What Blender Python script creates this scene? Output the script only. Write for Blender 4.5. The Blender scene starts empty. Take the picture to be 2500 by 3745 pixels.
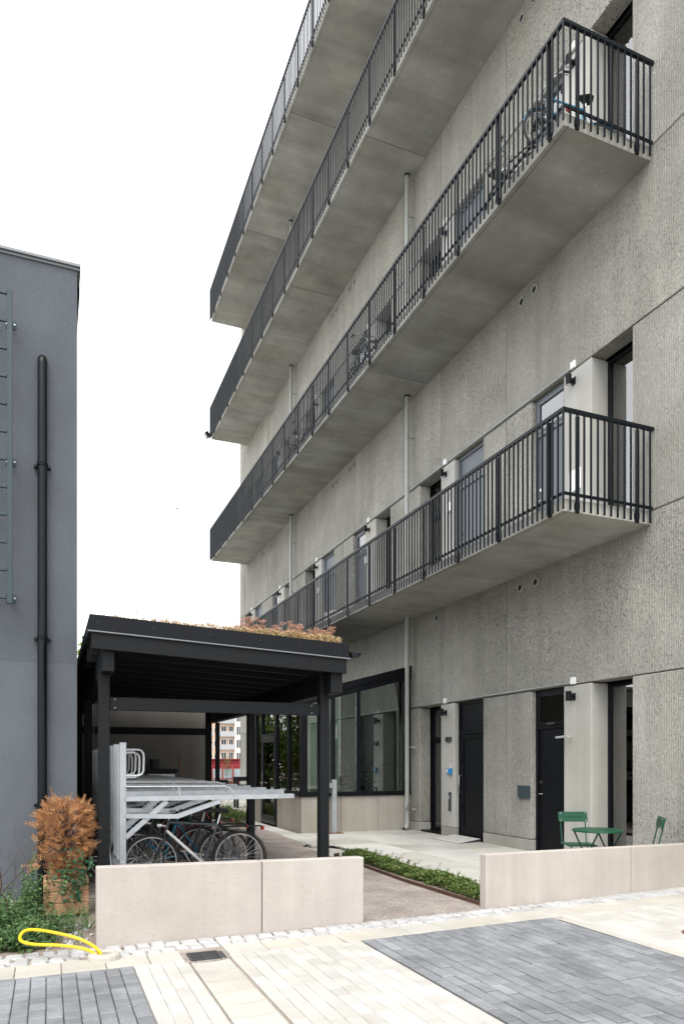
import bpy, math, random
from mathutils import Vector, Matrix, Euler
R = math.radians
rnd = random.Random(11)
sc = bpy.context.scene
col = sc.collection

# ---------------------------------------------------------------- camera, world, sun, exposure
cam_d = bpy.data.cameras.new('camera')
cam = bpy.data.objects.new('camera', cam_d)
col.objects.link(cam)
cam_d.sensor_fit = 'HORIZONTAL'
cam_d.sensor_width = 24.0
cam_d.lens = 24.0 * 2629 / 2500
cam_d.shift_y = 917.5 / 2500
cam_d.clip_start = 0.05
cam_d.clip_end = 3000
cam.location = (0, 0, 1.58)
cam.rotation_euler = (R(90), 0, -math.atan(1072 / 2629))
sc.camera = cam

SUN_EL, SUN_AZ = R(56), R(205)          # azimuth of the sun measured from +Y clockwise
world = bpy.data.worlds.new('World')
sc.world = world
world.use_nodes = True
wn, wl = world.node_tree.nodes, world.node_tree.links
bg = wn['Background']
sky = wn.new('ShaderNodeTexSky')
sky.sky_type = 'NISHITA'
sky.sun_disc = False
sky.sun_elevation = SUN_EL
sky.sun_rotation = SUN_AZ
sky.dust_density = 5.0
hs = wn.new('ShaderNodeHueSaturation')
hs.inputs['Saturation'].default_value = 0.2
wm = wn.new('ShaderNodeMixRGB')
wm.inputs['Fac'].default_value = 0.82
wm.inputs['Color2'].default_value = (11.6, 11.8, 12.2, 1)     # the white overcast veil
wl.new(sky.outputs['Color'], hs.inputs['Color'])
wl.new(hs.outputs['Color'], wm.inputs['Color1'])
wl.new(wm.outputs['Color'], bg.inputs['Color'])
bg.inputs['Strength'].default_value = 0.1

sun_d = bpy.data.lights.new('sun', 'SUN')
sun_d.energy = 1.3
sun_d.angle = R(35)
sun_d.color = (1.0, 0.965, 0.92)
sun = bpy.data.objects.new('sun', sun_d)
col.objects.link(sun)
sdir = Vector((math.sin(SUN_AZ) * math.cos(SUN_EL), math.cos(SUN_AZ) * math.cos(SUN_EL), math.sin(SUN_EL)))
sun.rotation_euler = sdir.to_track_quat('Z', 'Y').to_euler()

sc.view_settings.view_transform = 'Standard'
sc.view_settings.look = 'None'
sc.view_settings.exposure = 1.15
sc.view_settings.gamma = 1.0
sc.view_settings.use_curve_mapping = False

# ---------------------------------------------------------------- helpers
CS, CC = math.sin(math.atan(1072 / 2629)), math.cos(math.atan(1072 / 2629))
def in_view(x, y, z=0.0, m=260):
    """true when a point is in the frame or near it (used only to stop paving far outside the picture)"""
    t = x * CS + y * CC
    if t < 0.5: return False
    px = 1250 + 2629 * (x * CC - y * CS) / t
    py = 2790 - 2629 * (z - 1.58) / t
    return -m < px < 2500 + m and -m < py < 3745 + m

ORG = {}
class MB:
    def __init__(s): s.v = []; s.f = []
    def add(s, vs, fs):
        n = len(s.v); s.v += [tuple(p) for p in vs]; s.f += [tuple(i + n for i in q) for q in fs]; return s
    def box(s, x0, x1, y0, y1, z0, z1):
        vs = [(x, y, z) for z in (z0, z1) for y in (y0, y1) for x in (x0, x1)]
        return s.add(vs, [(0, 2, 3, 1), (4, 5, 7, 6), (0, 1, 5, 4), (2, 6, 7, 3), (0, 4, 6, 2), (1, 3, 7, 5)])
    def hexa(s, b, t):
        """bottom and top quads, counter-clockwise from above"""
        return s.add(list(b) + list(t), [(3, 2, 1, 0), (4, 5, 6, 7), (0, 1, 5, 4), (1, 2, 6, 5), (2, 3, 7, 6), (3, 0, 4, 7)])
    def obox(s, c, d, rot=(0, 0, 0)):
        m = Euler(rot).to_matrix(); c = Vector(c); x, y, z = d[0] / 2, d[1] / 2, d[2] / 2
        vs = [c + m @ Vector((a, b, e)) for e in (-z, z) for b in (-y, y) for a in (-x, x)]
        return s.add(vs, [(0, 2, 3, 1), (4, 5, 7, 6), (0, 1, 5, 4), (2, 6, 7, 3), (0, 4, 6, 2), (1, 3, 7, 5)])
    def bar(s, p0, p1, w, h, up=(0, 0, 1)):
        """rectangular bar from p0 to p1; w across, h along up"""
        p0, p1 = Vector(p0), Vector(p1); d = (p1 - p0).normalized(); u = Vector(up)
        r = d.cross(u)
        if r.length < 1e-4: r = d.cross(Vector((1, 0, 0)))
        r.normalize(); u = r.cross(d).normalized()
        q = [-r * w / 2 - u * h / 2, r * w / 2 - u * h / 2, r * w / 2 + u * h / 2, -r * w / 2 + u * h / 2]
        return s.add([p0 + a for a in q] + [p1 + a for a in q], [(0, 1, 2, 3), (7, 6, 5, 4), (0, 4, 5, 1), (1, 5, 6, 2), (2, 6, 7, 3), (3, 7, 4, 0)])
    def tube(s, pts, r, n=8, closed=False, caps=True):
        pts = [Vector(p) for p in pts]; k = len(pts)
        rr = r if isinstance(r, (list, tuple)) else [r] * k
        rings = []; u = None
        for i, p in enumerate(pts):
            a = pts[i - 1] if (i or closed) else p; b = pts[(i + 1) % k] if (i < k - 1 or closed) else p
            d = (b - a).normalized()
            if u is None:
                u = Vector((0, 0, 1)) if abs(d.z) < 0.9 else Vector((1, 0, 0))
            u = (u - d * u.dot(d)); u.normalize(); w = d.cross(u)
            rings.append([p + (u * math.cos(2 * math.pi * j / n) + w * math.sin(2 * math.pi * j / n)) * rr[i] for j in range(n)])
        fs = []
        for i in range(k if closed else k - 1):
            o, q = i * n, ((i + 1) % k) * n
            fs += [(o + j, o + (j + 1) % n, q + (j + 1) % n, q + j) for j in range(n)]
        if caps and not closed: fs += [tuple(range(n))[::-1], tuple((k - 1) * n + j for j in range(n))]
        return s.add([p for g in rings for p in g], fs)
    def cyl(s, p0, p1, r, n=12, r2=None): return s.tube([p0, p1], [r, r if r2 is None else r2], n)
    def torus(s, c, ax, RR, r, n=32, m=8):
        c = Vector(c); ax = Vector(ax).normalized()
        u = ax.cross(Vector((0, 0, 1)))
        if u.length < 1e-3: u = Vector((1, 0, 0))
        u.normalize(); w = ax.cross(u)
        return s.tube([c + (u * math.cos(2 * math.pi * i / n) + w * math.sin(2 * math.pi * i / n)) * RR for i in range(n)], r, m, closed=True)
    def lathe(s, prof, c=(0, 0, 0), n=24):
        k = len(prof)
        vs = [(c[0] + r * math.cos(2 * math.pi * j / n), c[1] + r * math.sin(2 * math.pi * j / n), c[2] + z) for r, z in prof for j in range(n)]
        fs = [(i * n + j, i * n + (j + 1) % n, (i + 1) * n + (j + 1) % n, (i + 1) * n + j) for i in range(k - 1) for j in range(n)]
        return s.add(vs, fs)
    def prism(s, poly, axis, a, b):
        """poly of 2-D points; axis 'x': (y,z), 'y': (x,z), 'z': (x,y)"""
        def P(p, t): return {'x': (t, p[0], p[1]), 'y': (p[0], t, p[1]), 'z': (p[0], p[1], t)}[axis]
        n = len(poly)
        return s.add([P(p, a) for p in poly] + [P(p, b) for p in poly], [tuple(range(n))[::-1], tuple(range(n, 2 * n))] + [(i, (i + 1) % n, (i + 1) % n + n, i + n) for i in range(n)])
    def mesh(s, name, mat, base=(0, 0, 0), smooth=False):
        me = bpy.data.meshes.new(name)
        me.from_pydata([(p[0] - base[0], p[1] - base[1], p[2] - base[2]) for p in s.v], [], s.f)
        if mat: me.materials.append(mat)
        me.validate()
        if smooth:
            me.polygons.foreach_set('use_smooth', [True] * len(me.polygons))
            try: me.set_sharp_from_angle(angle=R(40))
            except Exception: pass
        me.update()
        return me
    def build(s, name, mat, parent=None, smooth=False, bevel=0, base=None, local=False):
        if base is None: base = ORG.get(parent.name, (0, 0, 0)) if parent else (0, 0, 0)
        if local: base = (0, 0, 0)
        me = s.mesh(name, mat, base, smooth)
        import bmesh
        bm = bmesh.new(); bm.from_mesh(me); bmesh.ops.recalc_face_normals(bm, faces=bm.faces)
        if bevel:
            bmesh.ops.bevel(bm, geom=[e for e in bm.edges if len(e.link_faces) == 2 and e.calc_face_angle(0) > 0.5], offset=bevel, segments=1, affect='EDGES', clamp_overlap=True)
        bm.to_mesh(me); bm.free()
        o = bpy.data.objects.new(name, me); col.objects.link(o)
        if parent:
            o.parent = parent; ORG[o.name] = base
        else:
            o.location = base; ORG[o.name] = base
        return o

def tag(o, label=None, cat=None, group=None, kind=None):
    if label: o['label'] = label
    if cat: o['category'] = cat
    if group: o['group'] = group
    if kind: o['kind'] = kind
    return o
def thing(name, label, cat, loc=(0, 0, 0), rz=0, group=None):
    o = bpy.data.objects.new(name, None); col.objects.link(o)
    o.location = loc; o.rotation_euler = (0, 0, rz); o.empty_display_size = 0.1
    ORG[o.name] = tuple(loc)
    return tag(o, label, cat, group)
def inst(name, mesh, parent, loc=(0, 0, 0), rot=(0, 0, 0), scale=None):
    o = bpy.data.objects.new(name, mesh); col.objects.link(o)
    o.parent = parent; b = ORG.get(parent.name, (0, 0, 0)) if parent else (0, 0, 0)
    o.location = (loc[0] - b[0], loc[1] - b[1], loc[2] - b[2]); o.rotation_euler = rot
    if scale: o.scale = scale
    return o
def dup(root, loc, rz=None, label=None):
    def rec(o, par):
        c = o.copy(); col.objects.link(c)
        if par: c.parent = par
        for ch in o.children: rec(ch, c)
        return c
    r = rec(root, None); r.location = loc; ORG[r.name] = tuple(loc)
    if rz is not None: r.rotation_euler = (0, 0, rz)
    if label: r['label'] = label
    return r

# ---------------------------------------------------------------- materials
def mat(name): 
    m = bpy.data.materials.new(name); m.use_nodes = True
    return m, m.node_tree.nodes, m.node_tree.links, m.node_tree.nodes['Principled BSDF']
def N(nt, t, **kw):
    n = nt.new(t)
    for k, v in kw.items():
        if hasattr(n, k): setattr(n, k, v)
    return n
def plain(name, c, rough=0.5, metal=0, spec=0.5, var=0.0, nscale=12, bump=0.0, bscale=200, island=0.0, objvar=0.0):
    """a plain painted / metal / plastic surface with a little wear"""
    m, n, l, p = mat(name)
    p.inputs['Base Color'].default_value = (*c, 1); p.inputs['Roughness'].default_value = rough
    p.inputs['Metallic'].default_value = metal; p.inputs['Specular IOR Level'].default_value = spec
    tc = n.new('ShaderNodeTexCoord')
    last = None
    if var:
        t = n.new('ShaderNodeTexNoise'); t.inputs['Scale'].default_value = nscale; t.inputs['Detail'].default_value = 6
        l.new(tc.outputs['Object'], t.inputs['Vector'])
        r = n.new('ShaderNodeMapRange'); r.inputs['From Min'].default_value = 0.3; r.inputs['From Max'].default_value = 0.7
        r.inputs['To Min'].default_value = 1 - var; r.inputs['To Max'].default_value = 1 + var
        l.new(t.outputs['Fac'], r.inputs['Value']); last = r.outputs['Result']
        rr = n.new('ShaderNodeMapRange'); rr.inputs['To Min'].default_value = max(0.03, rough - 0.12); rr.inputs['To Max'].default_value = min(1, rough + 0.12)
        l.new(t.outputs['Fac'], rr.inputs['Value']); l.new(rr.outputs['Result'], p.inputs['Roughness'])
    for amt, node, out in ((island, 'ShaderNodeNewGeometry', 'Random Per Island'), (objvar, 'ShaderNodeObjectInfo', 'Random')):
        if amt:
            g = n.new(node); r = n.new('ShaderNodeMapRange'); r.inputs['To Min'].default_value = 1 - amt; r.inputs['To Max'].default_value = 1 + amt
            l.new(g.outputs[out], r.inputs['Value'])
            if last is None: last = r.outputs['Result']
            else:
                q = n.new('ShaderNodeMath'); q.operation = 'MULTIPLY'; l.new(last, q.inputs[0]); l.new(r.outputs['Result'], q.inputs[1]); last = q.outputs[0]
    if last is not None:
        v = n.new('ShaderNodeVectorMath'); v.operation = 'SCALE'; v.inputs[0].default_value = c
        l.new(last, v.inputs['Scale']); l.new(v.outputs['Vector'], p.inputs['Base Color'])
    if bump:
        t = n.new('ShaderNodeTexNoise'); t.inputs['Scale'].default_value = bscale; t.inputs['Detail'].default_value = 4
        l.new(tc.outputs['Object'], t.inputs['Vector'])
        b = n.new('ShaderNodeBump'); b.inputs['Strength'].default_value = 1; b.inputs['Distance'].default_value = bump
        l.new(t.outputs['Fac'], b.inputs['Height']); l.new(b.outputs['Normal'], p.inputs['Normal'])
    return m

def concrete(name, c, streak=0.12, blotch=0.14, pits=0.25, pit_scale=55, ribs=0.0, rib_axis='Y', fine=0.06, rough=0.85, panel=0.05, bump=0.002, tint=(0.9, 0.88, 0.8), streak_scale=(2.5, 2.5, 0.12), runs=0.0, stain=0.0, stain_scale=1.6):
    m, n, l, p = mat(name)
    p.inputs['Roughness'].default_value = rough; p.inputs['Specular IOR Level'].default_value = 0.25
    tc = n.new('ShaderNodeTexCoord'); oi = n.new('ShaderNodeObjectInfo')
    w = n.new('ShaderNodeMath'); w.operation = 'MULTIPLY'; w.inputs[1].default_value = 37.0; l.new(oi.outputs['Random'], w.inputs[0])
    def noise(scale, detail=5, mp=None, rough_=0.55):
        t = n.new('ShaderNodeTexNoise'); t.noise_dimensions = '4D'; t.inputs['Scale'].default_value = scale; t.inputs['Detail'].default_value = detail; t.inputs['Roughness'].default_value = rough_
        src = tc.outputs['Object']
        if mp:
            q = n.new('ShaderNodeMapping'); q.inputs['Scale'].default_value = mp; l.new(src, q.inputs['Vector']); src = q.outputs['Vector']
        l.new(src, t.inputs['Vector']); l.new(w.outputs[0], t.inputs['W'])
        return t.outputs['Fac']
    def rng(v, a, b, lo, hi):
        r = n.new('ShaderNodeMapRange'); r.inputs['From Min'].default_value = a; r.inputs['From Max'].default_value = b
        r.inputs['To Min'].default_value = lo; r.inputs['To Max'].default_value = hi; l.new(v, r.inputs['Value']); return r.outputs['Result']
    def mul(a, b):
        q = n.new('ShaderNodeMath'); q.operation = 'MULTIPLY'; l.new(a, q.inputs[0]); l.new(b, q.inputs[1]); return q.outputs[0]
    f = rng(noise(0.9, 6), 0.3, 0.7, 1 - blotch, 1 + blotch)
    f = mul(f, rng(noise(1.0, 5, streak_scale), 0.32, 0.68, 1 - streak, 1 + streak))
    f = mul(f, rng(noise(150, 2), 0.3, 0.7, 1 - fine, 1 + fine))
    pn = noise(pit_scale, 3, (1, 1, 0.8), 0.6)
    if pits:
        dens = mul(rng(noise(0.55, 3, (1, 1, 0.6)), 0.38, 0.6, 0.12, 1), rng(oi.outputs['Random'], 0, 1, 0.35, 1.15))
        cut = n.new('ShaderNodeMath'); cut.operation = 'MULTIPLY'; l.new(dens, cut.inputs[0]); l.new(rng(pn, 0.53, 0.66, 0, pits), cut.inputs[1])
        inv = n.new('ShaderNodeMath'); inv.operation = 'SUBTRACT'; inv.inputs[0].default_value = 1.0; l.new(cut.outputs[0], inv.inputs[1])
        f = mul(f, inv.outputs[0]); f = mul(f, rng(noise(pit_scale * 0.6, 2), 0.62, 0.72, 1, 1 + pits * 0.6))
    if runs:      # rain runs: narrow vertical marks, darker and paler
        f = mul(f, rng(noise(1.0, 4, (9, 9, 0.35)), 0.57, 0.72, 1, 1 - runs)); f = mul(f, rng(noise(1.0, 4, (5, 5, 0.22), 0.5), 0.58, 0.72, 1, 1 + runs * 0.8))
    if stain:     # stains lying across neighbouring pieces
        ge = n.new('ShaderNodeNewGeometry'); sn = n.new('ShaderNodeTexNoise'); sn.inputs['Scale'].default_value = stain_scale; sn.inputs['Detail'].default_value = 7; sn.inputs['Roughness'].default_value = 0.62
        l.new(ge.outputs['Position'], sn.inputs['Vector']); f = mul(f, rng(sn.outputs['Fac'], 0.36, 0.66, 1 + stain * 0.7, 1 - stain))
        s2 = n.new('ShaderNodeTexNoise'); s2.inputs['Scale'].default_value = stain_scale * 9; s2.inputs['Detail'].default_value = 5; l.new(ge.outputs['Position'], s2.inputs['Vector']); f = mul(f, rng(s2.outputs['Fac'], 0.66, 0.74, 1, 1 + stain * 1.6))
    if panel: f = mul(f, rng(oi.outputs['Random'], 0, 1, 1 - panel, 1 + panel))
    hb = rng(pn, 0.5, 0.7, 1, 0)
    if ribs:
        sx = n.new('ShaderNodeSeparateXYZ'); l.new(tc.outputs['Object'], sx.inputs[0])
        q = n.new('ShaderNodeMath'); q.operation = 'MULTIPLY'; q.inputs[1].default_value = 2 * math.pi / ribs; l.new(sx.outputs[rib_axis], q.inputs[0])
        s_ = n.new('ShaderNodeMath'); s_.operation = 'SINE'; l.new(q.outputs[0], s_.inputs[0])
        brk = rng(noise(14, 4, (1, 1, 0.6)), 0.4, 0.6, 0.25, 1)
        rb = mul(rng(s_.outputs[0], -0.6, 0.6, 0, 1), brk)
        f = mul(f, rng(rb, 0, 1, 0.84, 1.08))
        a = n.new('ShaderNodeMath'); a.operation = 'ADD'; l.new(hb, a.inputs[0]); l.new(rb, a.inputs[1]); hb = a.outputs[0]
    sc_ = n.new('ShaderNodeMixRGB'); sc_.inputs['Color1'].default_value = (c[0] * tint[0], c[1] * tint[1], c[2] * tint[2], 1); sc_.inputs['Color2'].default_value = (*c, 1)
    l.new(rng(noise(0.6, 3), 0.35, 0.65, 0, 1), sc_.inputs['Fac'])
    v = n.new('ShaderNodeVectorMath'); v.operation = 'SCALE'; l.new(sc_.outputs['Color'], v.inputs[0]); l.new(f, v.inputs['Scale'])
    l.new(v.outputs['Vector'], p.inputs['Base Color'])
    b = n.new('ShaderNodeBump'); b.inputs['Strength'].default_value = 1; b.inputs['Distance'].default_value = bump
    l.new(hb, b.inputs['Height']); l.new(b.outputs['Normal'], p.inputs['Normal'])
    return m

def glass(name, tint=(0.85, 0.92, 0.9), ior=1.75, refl=(1, 1, 1)):
    m = bpy.data.materials.new(name); m.use_nodes = True; n, l = m.node_tree.nodes, m.node_tree.links
    n.remove(n['Principled BSDF'])
    tr = n.new('ShaderNodeBsdfTransparent'); tr.inputs['Color'].default_value = (*tint, 1)
    gl = n.new('ShaderNodeBsdfGlossy'); gl.inputs['Roughness'].default_value = 0.01; gl.inputs['Color'].default_value = (*refl, 1)
    fr = n.new('ShaderNodeFresnel'); fr.inputs['IOR'].default_value = ior
    mx = n.new('ShaderNodeMixShader'); l.new(fr.outputs[0], mx.inputs[0]); l.new(tr.outputs[0], mx.inputs[1]); l.new(gl.outputs[0], mx.inputs[2])
    l.new(mx.outputs[0], n['Material Output'].inputs['Surface'])
    return m

def foliage(name, cols, rough=0.6, trans=0.25):
    """leaf material: each leaf takes a colour of its own from a short ramp"""
    m, n, l, p = mat(name)
    g = n.new('ShaderNodeNewGeometry'); cr = n.new('ShaderNodeValToRGB'); e = cr.color_ramp.elements
    while len(e) < len(cols): e.new(0.5)
    for i, c in enumerate(cols): e[i].position = i / max(1, len(cols) - 1); e[i].color = (*c, 1)
    l.new(g.outputs['Random Per Island'], cr.inputs['Fac'])
    l.new(cr.outputs['Color'], p.inputs['Base Color']); p.inputs['Roughness'].default_value = rough; p.inputs['Specular IOR Level'].default_value = 0.3
    tl = n.new('ShaderNodeBsdfTranslucent'); l.new(cr.outputs['Color'], tl.inputs['Color'])
    mx = n.new('ShaderNodeMixShader'); mx.inputs[0].default_value = trans; l.new(p.outputs[0], mx.inputs[1]); l.new(tl.outputs[0], mx.inputs[2])
    l.new(mx.outputs[0], n['Material Output'].inputs['Surface'])
    return m

def ground_mat(name, c1, c2, scale=30, fine=260, bump=0.006, c3=None):
    m, n, l, p = mat(name)
    tc = n.new('ShaderNodeTexCoord')
    a = n.new('ShaderNodeTexNoise'); a.inputs['Scale'].default_value = scale * 0.08; a.inputs['Detail'].default_value = 6
    b = n.new('ShaderNodeTexVoronoi'); b.inputs['Scale'].default_value = fine * 0.35
    d = n.new('ShaderNodeTexNoise'); d.inputs['Scale'].default_value = fine; d.inputs['Detail'].default_value = 3
    for t in (a, b, d): l.new(tc.outputs['Object'], t.inputs['Vector'])
    r = n.new('ShaderNodeMapRange'); r.inputs['From Min'].default_value = 0.35; r.inputs['From Max'].default_value = 0.65; l.new(a.outputs['Fac'], r.inputs['Value'])
    mx = n.new('ShaderNodeMixRGB'); mx.inputs['Color1'].default_value = (*c1, 1); mx.inputs['Color2'].default_value = (*c2, 1); l.new(r.outputs['Result'], mx.inputs['Fac'])
    sp = n.new('ShaderNodeSeparateColor'); l.new(b.outputs['Color'], sp.inputs['Color'])
    r2 = n.new('ShaderNodeMapRange'); r2.inputs['To Min'].default_value = 0.68; r2.inputs['To Max'].default_value = 1.3; l.new(sp.outputs[0], r2.inputs['Value'])
    v = n.new('ShaderNodeVectorMath'); v.operation = 'SCALE'; l.new(mx.outputs['Color'], v.inputs[0]); l.new(r2.outputs['Result'], v.inputs['Scale'])
    l.new(v.outputs['Vector'], p.inputs['Base Color']); p.inputs['Roughness'].default_value = 0.95; p.inputs['Specular IOR Level'].default_value = 0.15
    bp = n.new('ShaderNodeBump'); bp.inputs['Distance'].default_value = bump; bp.inputs['Strength'].default_value = 1
    ad = n.new('ShaderNodeMath'); ad.operation = 'ADD'; l.new(b.outputs['Distance'], ad.inputs[0]); l.new(d.outputs['Fac'], ad.inputs[1]); l.new(ad.outputs[0], bp.inputs['Height'])
    l.new(bp.outputs['Normal'], p.inputs['Normal'])
    return m

M = {}
M['rib'] = concrete('ribbed_concrete', (0.37, 0.359, 0.325), ribs=0.030, pits=0.80, pit_scale=48, blotch=0.16, streak=0.11, bump=0.008, panel=0.10, fine=0.10, runs=0.07, tint=(0.93, 0.94, 0.90))
M['smooth'] = concrete('smooth_concrete', (0.43, 0.426, 0.41), pits=0.15, pit_scale=40, blotch=0.13, streak=0.10, panel=0.04, runs=0.07)
M['plinth'] = concrete('plinth_concrete', (0.36, 0.35, 0.335), pits=0.12, blotch=0.16, streak=0.08)
M['slab'] = concrete('balcony_concrete', (0.345, 0.347, 0.333), pits=0.12, blotch=0.17, streak=0.13, streak_scale=(0.3, 3.0, 1.0), fine=0.05, panel=0.10, stain=0.16, stain_scale=0.9)
M['paviwall'] = concrete('pavilion_concrete', (0.38, 0.36, 0.325), pits=0.16, blotch=0.14, streak=0.07, runs=0.08)
M['lowwall'] = concrete('pale_wall_concrete', (0.42, 0.387, 0.355), pits=0.04, pit_scale=90, blotch=0.05, streak=0.05, runs=0.045, stain=0.06, stain_scale=2.2, panel=0.01, fine=0.02, tint=(0.97, 0.95, 0.93), streak_scale=(5, 5, 0.3))
M['terrace'] = concrete('terrace_concrete', (0.44, 0.433, 0.412), pits=0.10, blotch=0.10, streak=0.04, panel=0.09, stain=0.12, stain_scale=0.8, streak_scale=(1, 1, 1))
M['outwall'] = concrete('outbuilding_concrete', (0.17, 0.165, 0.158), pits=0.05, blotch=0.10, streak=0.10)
M['ring'] = concrete('ring_concrete', (0.45, 0.425, 0.385), pits=0.15, pit_scale=70, blotch=0.05, streak=0.02)
M['cream'] = concrete('cream_paver', (0.45, 0.436, 0.406), pits=0.05, pit_scale=60, blotch=0.06, streak=0.02, panel=0.10, tint=(0.97, 0.955, 0.93), streak_scale=(6, 6, 6), fine=0.04, stain=0.10, stain_scale=1.3)
M['flag'] = concrete('cream_flag', (0.45, 0.433, 0.40), pits=0.10, pit_scale=45, blotch=0.05, streak=0.03, panel=0.04, streak_scale=(6, 6, 6), fine=0.05, stain=0.10)
M['dark'] = concrete('dark_paver', (0.205, 0.21, 0.215), pits=0.10, pit_scale=70, blotch=0.14, streak=0.10, panel=0.15, tint=(0.95, 0.97, 1), streak_scale=(6, 6, 6), fine=0.10, stain=0.26, stain_scale=1.5)
M['sett'] = concrete('granite_sett', (0.41, 0.412, 0.415), pits=0.25, pit_scale=90, blotch=0.12, streak=0.10, panel=0.12, streak_scale=(12, 12, 12), fine=0.12, tint=(1, 0.98, 0.94))
M['render'] = plain('grey_render', (0.092, 0.1035, 0.118), 0.9, spec=0.2, var=0.13, nscale=1.4, bump=0.009, bscale=75)
M['render_low'] = plain('grey_render_lower', (0.104, 0.1165, 0.132), 0.9, spec=0.2, var=0.13, nscale=1.4, bump=0.009, bscale=75)
M['coping'] = plain('coping_metal', (0.17, 0.18, 0.19), 0.45, metal=0.1, var=0.06)
M['blackwood'] = plain('black_stained_wood', (0.0055, 0.0068, 0.008), 0.6, spec=0.2, var=0.3, nscale=25, bump=0.001, bscale=90)
M['black'] = plain('black_paint', (0.0035, 0.0045, 0.0065), 0.45, spec=0.18, var=0.1)
M['rail'] = plain('railing_paint', (0.0045, 0.0075, 0.010), 0.42, spec=0.18, var=0.1)
M['doorgrey'] = plain('grey_door_paint', (0.10, 0.115, 0.135), 0.45, var=0.05)
M['ladder'] = plain('ladder_paint', (0.035, 0.055, 0.062), 0.5, spec=0.3, var=0.1)
M['pipe'] = plain('dark_pipe', (0.004, 0.006, 0.007), 0.3, spec=0.2, var=0.15)
M['downpipe'] = plain('grey_downpipe', (0.34, 0.355, 0.33), 0.4, var=0.06)
M['galv'] = plain('galvanised_steel', (0.43, 0.46, 0.48), 0.42, metal=0.6, var=0.10, nscale=9)
M['galvbright'] = plain('galvanised_tube', (0.52, 0.54, 0.55), 0.4, metal=0.4, var=0.1, nscale=22)
M['steel'] = plain('stainless_steel', (0.62, 0.62, 0.60), 0.22, metal=1.0)
M['tread'] = plain('tread_plate', (0.55, 0.54, 0.51), 0.5, var=0.08)
M['white'] = plain('white_plastic', (0.78, 0.78, 0.77), 0.5)
M['sky_curtain'] = plain('sky_white', (0.80, 0.82, 0.85), 0.8)  # whitened as sky reflected in the gallery glass; lamp lenses share it
M['whitepanel'] = plain('white_infill', (0.62, 0.58, 0.55), 0.6)
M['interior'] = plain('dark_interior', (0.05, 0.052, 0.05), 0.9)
M['woodfloor'] = plain('room_floor', (0.42, 0.39, 0.35), 0.6)
M['glass'] = glass('window_glass', ior=2.8)
M['glass_side'] = glass('side_glass', (0.84, 0.92, 0.86), 2.6)
M['glass_pav'] = glass('pavilion_glass', (0.86, 0.93, 0.89), 2.2)
M['green'] = plain('green_enamel', (0.003, 0.055, 0.025), 0.38, spec=0.3, var=0.05)
M['yellow'] = plain('yellow_pipe', (0.72, 0.47, 0.004), 0.4)
M['iron'] = plain('cast_iron', (0.035, 0.038, 0.042), 0.6, var=0.3, nscale=40, bump=0.001, bscale=150)
M['corten'] = plain('rusty_steel_edging', (0.075, 0.035, 0.022), 0.8, var=0.3, nscale=20)
M['rust'] = plain('rusty_iron', (0.15, 0.075, 0.045), 0.8, var=0.4, nscale=40)
M['rubber'] = plain('tyre_rubber', (0.013, 0.013, 0.014), 0.75)
M['alu'] = plain('rim_alloy', (0.45, 0.45, 0.45), 0.35, metal=0.8)
M['bike_black'] = plain('bike_black_paint', (0.012, 0.013, 0.015), 0.3)
M['bike_slate'] = plain('bike_slate_paint', (0.045, 0.058, 0.068), 0.3)
M['bike_blue'] = plain('bike_blue_paint', (0.01, 0.20, 0.36), 0.3)
M['bike_red'] = plain('bike_red_paint', (0.18, 0.012, 0.018), 0.3)
M['bike_green'] = plain('bike_green_paint', (0.02, 0.08, 0.06), 0.3)
M['bike_white'] = plain('bike_white_paint', (0.72, 0.72, 0.71), 0.35)
M['brownleather'] = plain('brown_leather', (0.17, 0.065, 0.05), 0.5)
M['redlens'] = plain('red_reflector', (0.35, 0.01, 0.01), 0.2)
M['signblue'] = plain('blue_plastic', (0.01, 0.22, 0.52), 0.4)
M['signred'] = plain('red_print', (0.5, 0.02, 0.03), 0.5)
M['soil'] = ground_mat('sandy_soil', (0.25, 0.20, 0.165), (0.34, 0.285, 0.24))
M['gravel'] = ground_mat('pinkish_gravel', (0.27, 0.232, 0.21), (0.37, 0.325, 0.29), fine=230)
M['sand'] = ground_mat('joint_sand', (0.32, 0.28, 0.235), (0.39, 0.35, 0.30), fine=500, bump=0.002)
M['jointdark'] = ground_mat('dark_joint_sand', (0.06, 0.06, 0.06), (0.12, 0.115, 0.11), fine=500, bump=0.002)
M['earth'] = ground_mat('far_ground', (0.40, 0.38, 0.35), (0.46, 0.44, 0.40))
M['leafhedge'] = foliage('hedge_leaf', [(0.04, 0.085, 0.02), (0.075, 0.14, 0.03), (0.12, 0.19, 0.045), (0.17, 0.23, 0.06), (0.18, 0.14, 0.06)])
M['leafweed'] = foliage('weed_leaf', [(0.035, 0.085, 0.035), (0.07, 0.145, 0.05), (0.12, 0.21, 0.075), (0.19, 0.28, 0.12)])
M['grass'] = foliage('grass_blade', [(0.05, 0.11, 0.04), (0.09, 0.16, 0.06), (0.16, 0.22, 0.10)])
M['ivy'] = foliage('ivy_leaf', [(0.015, 0.06, 0.03), (0.03, 0.10, 0.045), (0.05, 0.13, 0.06)])
M['brownleaf'] = foliage('dead_conifer_spray', [(0.22, 0.085, 0.032), (0.40, 0.175, 0.07), (0.54, 0.28, 0.125), (0.60, 0.36, 0.175), (0.43, 0.22, 0.09)], trans=0.3)
M['sedumleaf'] = foliage('sedum_leaf', [(0.50, 0.36, 0.20), (0.62, 0.44, 0.26), (0.45, 0.22, 0.15), (0.22, 0.26, 0.06), (0.6, 0.5, 0.3)])
M['sedumflower'] = foliage('sedum_flower_head', [(0.34, 0.16, 0.115), (0.46, 0.24, 0.175), (0.56, 0.36, 0.28)])
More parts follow.
